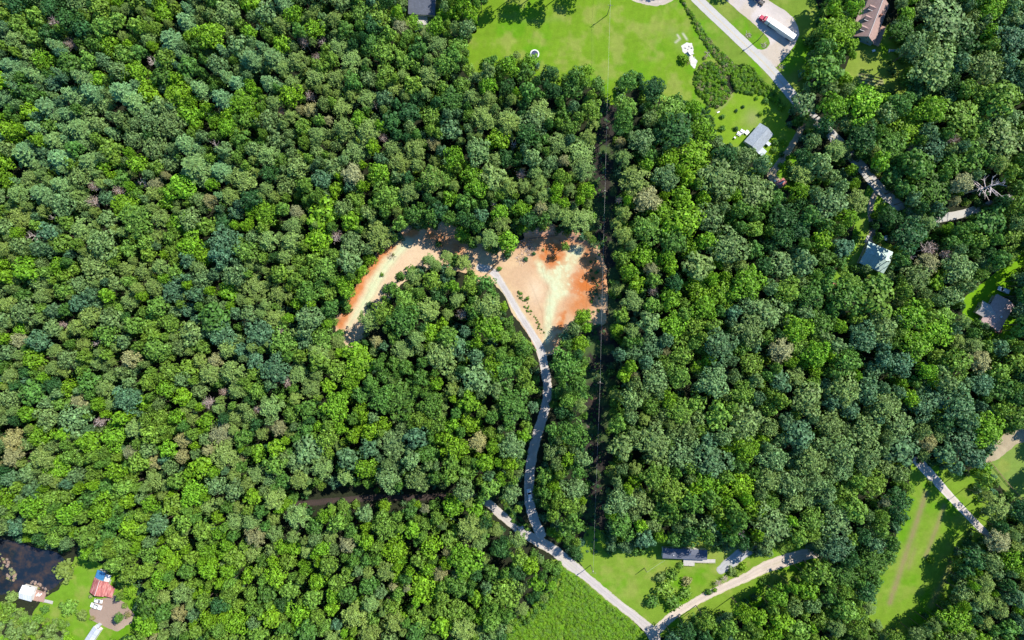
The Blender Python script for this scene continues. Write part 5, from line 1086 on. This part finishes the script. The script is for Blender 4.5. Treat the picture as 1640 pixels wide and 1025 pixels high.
# semi trucks
def tractor(par, paint, sleeper, x0=0.0):
    """front at +x; x0 = rear of the frame"""
    MB().box((x0+3.6, 0, .85), (7.2, .9, .25)).build('frame', M['darkmetal'], par)
    m = MB(); m.prism([(x0+5.4, .75), (x0+7.6, .75), (x0+7.7, 1.5), (x0+7.3, 1.85), (x0+5.5, 2.15)], -.9, .9); m.build('hood', paint, par)
    m = MB(); m.prism([(x0+4.3, .8), (x0+5.7, .8), (x0+5.75, 2.1), (x0+5.3, 3.0), (x0+4.3, 3.05)], -1.15, 1.15); m.build('cab', paint, par)
    MB().add([(x0+5.79, -1.0, 2.16), (x0+5.79, 1.0, 2.16), (x0+5.37, .95, 2.95), (x0+5.37, -.95, 2.95)], [(0,1,2,3)]).build('windscreen', M['glass'], par)
    MB().bev((x0+3.35, 0, 2.3), (1.9, 2.4, 3.0), .15).build('sleeper', sleeper, par)
    for s in (1, -1):
        MB().box((x0+5.0, s*1.18, 2.35), (.8, .04, .6)).build('side_window', M['glass'], par)
        MB().tube((x0+2.1, s*.9, .9), (x0+2.1, s*.9, 3.9), .09, .09, 8).build('exhaust_stack', M['chrome'], par)
        MB().tube((x0+3.0, s*1.0, .7), (x0+4.6, s*1.0, .7), .32, .32, 12).build('fuel_tank', M['chrome'], par)
        MB().bev((x0+6.75, s*1.02, 1.05), (1.3, .34, .5), .1).build('fender', paint, par)
        MB().box((x0+7.68, s*.7, 1.3), (.08, .3, .25)).build('headlight', M['lens'], par)
        MB().box((x0+5.4, s*1.5, 2.4), (.12, .3, .6)).build('mirror', M['chrome'], par)
        wheel(par, x0+6.7, s*1.0, .5, .3)
        for x in (x0+1.5, x0+.3): wheel(par, x, s*.95, .5, .5)
    MB().box((x0+7.85, 0, .65), (.2, 2.2, .35)).build('bumper', M['chrome'], par)
    MB().disc((x0+.9, 0, 1.0), .5, .1, 14).build('fifth_wheel', M['darkmetal'], par)
A = ang(-38, -26); c = P(1254.5, 46.3, 3.9); c.z = .07; u = Vector((cos(A), sin(A), 0))
e = empty('semi_truck', c, A, 'red semi truck with white sleeper and long white box trailer on the turnout', 'semi truck')
MB().bev((0, 0, 2.55), (13.6, 2.6, 2.75), .06).build('trailer_box', M['trailer_white'], e)
for x in (-5.4, -4.2):
    for y in (1.0, -1.0): wheel(e, x, y, .5, .5)
MB().box((0, 0, 1.05), (13.2, 1.0, .2)).build('trailer_frame', M['darkmetal'], e)
for s in (1, -1):
    MB().box((3.6, s*.9, .55), (.15, .15, .9)).build('landing_leg', M['darkmetal'], e); MB().box((-.9, s*1.25, .75), (5, .05, .6)).build('side_skirt', M['trailer_white'], e)
    MB().box((-6.82, s*.66, 2.5), (.05, 1.2, 2.5)).build('rear_door', M['trailer_white'], e)
tractor(e, M['red'], M['white'], 4.7)
c = P(1214.5, -3, 2.2); c.z = .07
e = empty('semi_tractor', c-u*3.6, A, 'dark blue semi tractor without trailer at the top edge of the turnout', 'semi truck'); tractor(e, M['navy'], M['navy'], 0)

# ------------------------------------------------------------ poles and wires
def util_pole(px, py, hgt, arm_ang, lb, cross=True, name='utility_pole', base_z=0):
    c = P(px, py, 0); e = empty(name, c, arm_ang, lb, 'utility pole', 'utility poles')
    MB().tube((0, 0, -.1), (0, 0, hgt), .19, .12, 8).build('pole', M['pole'], e)
    if cross:
        MB().box((.12, 0, hgt-.5), (.12, 2.4, .14)).build('crossarm', M['pole'], e)
        for y in (-1.1, 0, 1.1): MB().tube((.12, y, hgt-.43), (.12, y, hgt-.15), .07, .05, 6).build('insulator', M['white'], e)
        MB().tube((-.3, .1, hgt-2.2), (-.3, .1, hgt-1.3), .24, .24, 8).build('transformer', M['concrete'], e)
    return e
up = ang(-29, 907)
LN = [(972.5, 24, 10.5), (964.5, 312, 10), (957, 610, 10), (946, 905, 10)]
util_pole(LN[0][0], LN[0][1], 11, up, 'wooden power pole standing in the meadow near the top of the photo', True)
util_pole(LN[1][0], LN[1][1], 10.5, up, 'power pole in the shaded line clearing above the clay clearing', True)
util_pole(LN[2][0], LN[2][1], 10.5, up, 'power pole in the shaded line clearing beside the lower gravel road', True)
util_pole(LN[3][0], LN[3][1], 10.5, up, 'power pole at the lower end of the line clearing beside the lane', True)
def wire(a, b, sag, r, lb, name='power_line'):
    m = MB(); n = 14; p = [a.lerp(b, i/n)-Vector((0, 0, sag*4*(i/n)*(1-i/n))) for i in range(n+1)]
    for i in range(n): m.tube(p[i], p[i+1], r, r, 4, False)
    o = m.build(name, M['wire']); tag(o, lb, 'power line', 'overhead wires'); return o
tops = [P(x, y, 0)+Vector((0, 0, z)) for x, y, z in LN]
ext = P(976, -120, 0); ext.z = 10.5
for a, b, w in ((ext, tops[0], 'crossing the meadow above the first pole'), (tops[0], tops[1], 'from the meadow down to the clay clearing'), (tops[1], tops[2], 'beside the clay clearing'), (tops[2], tops[3], 'over the lower half of the line clearing')):
    wire(a, b, .9, .024, 'thin pale overhead wire '+w)
util_pole(1213, 65, 11, ang(60, 62), 'wooden power pole on the grass island beside the highway')
util_pole(1401, 329, 10, ang(30, 30), 'power pole with crossarm at the shaded road bend, above the driveway')
util_pole(1032, 909.5, 6, 0.6, 'short bare pole on the lawn left of the mobile home', False)
a = P(1032, 909.5, 0); a.z = 5.9; b = P(1063, 893, 0); b.z = 3.5; wire(a, b, .3, .03, 'service wire from the short lawn pole to the mobile home', 'service_wire')
a = P(1213, 65, 0); a.z = 10.4; b = P(1401, 329, 0); b.z = 9.5
e = empty('lamp_post', P(1144.5, 185, 0), .4, 'short lamp post with white head at the corner of the sunny yard', 'lamp post')
MB().tube((0, 0, 0), (0, 0, 5.0), .09, .06, 6).build('post', M['wood'], e); MB().box((.35, 0, 5.0), (1.3, .5, .14)).build('lamp_head', M['white'], e)

# ------------------------------------------------------------ yard things
e = empty('trampoline', P(856.3, 86.5, .9)-Vector((0, 0, .9)), 0, 'round dark trampoline with white rim at the meadow edge', 'trampoline')
MB().disc((0, 0, .88), 1.75, .04, 24).build('mat', mat_plain("dark_blue_mat", (.03, .045, .10), .6), e)
for s in range(24):
    pass
m = MB()
for i in range(24):
    t0, t1 = 2*pi*i/24, 2*pi*(i+1)/24; q = [(r*cos(t), r*sin(t), z) for r, z in ((1.72, .93), (2.2, .93)) for t in (t0, t1)]; q2 = [(x, y, .86) for x, y, z in q]
    m.add(q+q2, [(0,2,3,1),(4,5,7,6),(2,6,7,3),(0,1,5,4)])
m.build('rim_pad', M['white'], e)
for i in range(6): MB().tube((2.1*cos(i*1.047), 2.1*sin(i*1.047), 0), (2.05*cos(i*1.047), 2.05*sin(i*1.047), .88), .04, .04, 6).build('leg', M['chrome'], e)
def picnic(px, py, rz, lb):
    e = empty('picnic_table', P(px, py, .7)-Vector((0, 0, .7)), rz, lb, 'picnic table', 'white picnic tables in the sunny yard')
    for k in range(3): MB().box((0, -.33+.33*k, .75), (2.1, .3, .06)).build('table_plank', M['white'], e)
    for s in (1, -1):
        MB().box((0, s*.78, .45), (2.1, .28, .06)).build('bench_seat', M['white'], e)
        MB().tube((s*.75, -.75, 0), (s*.75, .25, .72), .05, .05, 4).tube((s*.75, .75, 0), (s*.75, -.25, .72), .05, .05, 4).box((s*.75, 0, .42), (.06, 1.6, .08)).build('leg_frame', M['white'], e)
picnic(1184, 213.8, ang(7, 4), 'left of the three white picnic tables beside the grey-roofed cottage'); picnic(1189.2, 210.4, ang(7, 4), 'middle of the three white picnic tables beside the grey-roofed cottage')
picnic(1196.5, 212, ang(6, -6), 'right white picnic table, tilted the other way, beside the grey-roofed cottage')
e = empty('lawn_chair', P(1176.8, 220.5, .4)-Vector((0, 0, .4)), .9, 'single white lawn chair left of the white picnic tables', 'chair')
MB().box((0, 0, .42), (.9, .9, .08)).build('seat', M['white'], e); MB().box((-.45, 0, .75), (.08, .9, .7)).build('backrest', M['white'], e)
for x in (-.4, .4):
    for y in (-.4, .4): MB().box((x, y, .2), (.07, .07, .4)).build('leg', M['white'], e)
e = empty('patio_table', P(1399.5, 81, .7)-Vector((0, 0, .7)), .3, 'white rectangular patio table on the grass below the blue gable', 'table')
MB().box((0, 0, .72), (1.5, 1.0, .06)).build('tabletop', M['white'], e)
for x in (-.6, .6):
    for y in (-.4, .4): MB().box((x, y, .35), (.07, .07, .7)).build('leg', M['white'], e)
e = empty('swing_bench', P(1431, 81, .8)-Vector((0, 0, .8)), -.05, 'pale blue-white garden swing frame in the shade right of the house', 'garden swing')
MB().box((0, 0, .5), (2.6, .7, .08)).build('seat', M['siding_blue'], e)
for s in (1, -1): MB().tube((s*1.9, -.9, 0), (s*1.75, 0, 1.9), .07, .07, 6).tube((s*1.9, .9, 0), (s*1.75, 0, 1.9), .07, .07, 6).box((s*1.85, 0, .5), (.5, 1.5, .1)).build('side_frame', M['white'], e)
MB().tube((-1.8, 0, 1.9), (1.8, 0, 1.9), .07, .07, 6).build('top_bar', M['white'], e)
e = empty('patio_umbrella', P(1420.3, 381, 2.2)-Vector((0, 0, 2.2)), 0, 'round white patio umbrella above right of the pale green roof', 'umbrella')
MB().tube((0, 0, 0), (0, 0, 2.3), .05, .05, 6).build('pole', M['wood'], e)
m = MB(); n = 10; m.add([(0, 0, 2.55)]+[(1.35*cos(2*pi*i/n), 1.35*sin(2*pi*i/n), 2.05) for i in range(n)]+[(1.35*cos(2*pi*i/n), 1.35*sin(2*pi*i/n), 1.9) for i in range(n)], [(0, 1+i, 1+(i+1) % n) for i in range(n)]+[(1+i, 1+n+i, 1+n+(i+1) % n, 1+(i+1) % n) for i in range(n)]); m.build('canopy', M['white'], e)
e = empty('garden_tractor', P(1353, 84.5, .8)-Vector((0, 0, .8)), ang(-2, 5), 'small red garden tractor parked in the tree shade left of the dormered house', 'tractor')
MB().bev((.7, 0, .75), (1.2, .8, .5), .1).build('hood', M['red'], e); MB().bev((-.5, 0, .55), (1.3, .9, .2), .05).build('chassis', M['darkmetal'], e); MB().box((-.5, 0, .8), (.5, .5, .1)).box((-.75, 0, 1.05), (.1, .5, .5)).build('seat', M['pinkwood'], e)
for s in (1, -1): wheel(e, .9, s*.5, .28, .2); wheel(e, -.7, s*.6, .45, .3)
MB().tube((.1, 0, .95), (-.1, 0, 1.2), .2, .2, 8).build('steering_wheel', M['darkmetal'], e)
# fence along the eastern lawn
fp = [(1584, 738), (1592, 748), (1601, 759), (1610, 770), (1619, 781), (1628, 791), (1637, 801), (1648, 812), (1660, 822)]
e = empty('wooden_fence', P(*fp[0], 0), 0, 'dark wooden rail fence along the edge of the right-hand lawn', 'fence'); o0 = P(*fp[0], 0)
for i, q in enumerate(fp):
    p = P(*q, 0)-o0; MB().box((p.x, p.y, .65), (.16, .16, 1.3)).build('post', M['log'], e)
    if i:
        a = P(*fp[i-1], 0)-o0
        for z in (.4, .8, 1.15): MB().tube(a+Vector((0, 0, z)), p+Vector((0, 0, z)), .06, .06, 4).build('rail', M['log'], e)
# logs, brush piles, rocks
def log(px1, py1, px2, py2, r, lb, z=.35, mat=None):
    a = P(px1, py1, 0); b = P(px2, py2, 0); e = empty('fallen_log', a, 0, lb, 'log', 'fallen logs')
    m = MB(); d = b-a; z0 = Vector((0, 0, z)); m.tube(z0, d*.5+z0*1.1, r, r*.8, 8).build('log', mat or M['log'], e)
    MB().tube(d*.5+z0*1.1, d+z0, r*.8, r*.4, 8).build('upper_log', mat or M['log'], e); br = MB(); rr = random.Random(int(px1))
    n = Vector((-d.y, d.x, 0)).normalized()
    for i in range(5): s = rr.uniform(.4, .95); p = d*s+z0; br.tube(p, p+n*rr.choice((-1, 1))*rr.uniform(.6, 1.8)+Vector((0, 0, rr.uniform(0, .5)))+d.normalized()*rr.uniform(.2, 1), .06, .03, 4)
    br.build('branch', mat or M['log'], e)
log(779, 440, 812, 405, .3, 'long bare fallen trunk lying across the top of the pale gravel road', .9)
log(784, 437, 796, 425, .18, 'short dark log beside the fallen trunk on the clay')
log(845, 383, 905, 376, .22, 'weathered log along the shaded clay bank'); log(912, 380, 940, 392, .18, 'thin log on the clay bank right of the longer one')
log(940, 432, 958, 418, .2, 'log on the red clay near the line clearing'); log(646, 470, 656, 462, .14, 'small log at the tip of the wooded island'); log(1098, 97, 1105, 103, .15, 'log on the pale gravel in the north meadow')
def brush(px, py, R, n, lb, hh=1.0, mat=None):
    e = empty('brush_pile', P(px, py, 0), 0, lb, 'brush pile', 'brush piles'); rr = random.Random(int(px*7+py)); m = MB(); w = MB()
    for i in range(n):
        t = rr.uniform(0, 6.28); q = R*rr.random()**.6; z = hh*(1-q/R)*rr.uniform(.3, 1)+.1; a = rr.uniform(0, 6.28); l = rr.uniform(.5, 1.5)
        (m if i % 2 else w).tube((q*cos(t), q*sin(t), z), (q*cos(t)+l*cos(a), q*sin(t)+l*sin(a), max(.05, z+rr.uniform(-.4, .4))), rr.uniform(.04, .1), .03, 4)
    m.build('dark_branches', mat or M['log'], e); w.build('pale_branches', M['deadwood'] if mat is None else mat, e)
brush(627, 411, 1.9, 50, 'small pile of dark branches beside the western clay track'); brush(843, 392, 3.6, 130, 'large tangle of cleared branches at the top left of the eastern clearing', 1.6)
brush(850, 403, 2.6, 80, 'brush pile below the large tangle of branches in the eastern clearing', 1.2); brush(836, 414, 2.8, 80, 'brush pile beside the fallen trunk at the head of the pale road', 1.2)
brush(1223, 72, 1.6, 40, 'brown heap of debris at the tip of the highway grass island', .5); brush(1199, 57, 1.5, 36, 'dark debris along the ditch in the highway grass island', .3); brush(1132, 86, 1.3, 30, 'little heap of pale branches beside the hedgerow', .5)
brush(1372, 1000, 1.6, 36, 'debris between trees at the lower right meadow', .5); brush(782, 748+0, 2.4, 60, 'pile of cleared branches on the pink bank left of the gravel road', .8); brush(1250, 108, 1.4, 30, 'broken branches at the turnout corner beside the trees', .4)
def rocks(pts, lb, name='rock_pile'):
    e = empty(name, P(*pts[0][:2], 0), 0, lb, 'rocks', 'scattered rocks'); o0 = P(*pts[0][:2], 0); rr = random.Random(int(pts[0][0]))
    for x, y, r in pts:
        bm = bmesh.new(); bmesh.ops.create_icosphere(bm, subdivisions=1, radius=r)
        for v in bm.verts: v.co *= rr.uniform(.75, 1.2); v.co.z *= .6
        me = bpy.data.meshes.new('rock'); bm.to_mesh(me); bm.free(); o = link_mesh('rock', me, e, M['concrete'] if name == 'rock_pile' else M['brick']); o.location = P(x, y, 0)-o0+Vector((0, 0, r*.35))
rocks([(1104, 74, .5), (1108, 77, .6), (1102, 79, .4), (1110, 86, .45), (1112, 92, .35), (1098, 77, .5)], 'pale boulders around the tiny white shed in the meadow')
rocks([(655, 378, .3), (690, 370, .35), (720, 385, .3), (735, 395, .4), (640, 392, .25), (670, 372, .3)], 'small reddish clods along the western clearing bank', 'clay_clods')
rocks([(868, 372, .4), (885, 368, .35), (902, 372, .5), (918, 380, .4), (940, 396, .35), (878, 380, .3), (896, 385, .35)], 'small reddish clods along the eastern clearing bank', 'clay_clods')
# vegetable rows
M['crop'] = mat_plain("dry_crop_leaves", (.30, .30, .12), .9, grime=.5, scale=3); 
e = empty('garden_bed', P(1396, 127, 0), 0, 'vegetable garden with straw-coloured rows below the dormered house', 'garden'); o0 = P(1396, 127, 0)
for k, (a, b, c_) in enumerate(((1378, 118, 1413), (1377, 123, 1414), (1378, 128, 1415), (1384, 135, 1416), (1388, 139, 1416))):
    m = MB(); rr = random.Random(k)
    for i in range(26):
        s = i/25; x = a+(c_-a)*s; y = b+(c_-a)*s*.22; p = P(x, y, 0)-o0; h_ = rr.uniform(.2, .7); m.box((p.x, p.y, h_/2), (rr.uniform(.3, .7), rr.uniform(.3, .6), h_), rr.random()*3, .4)
    m.build('crop_row', M['crop'] if k < 3 else bpy.data.materials.get("green_crop") or mat_plain("green_crop", (.17, .30, .05), .9), e)
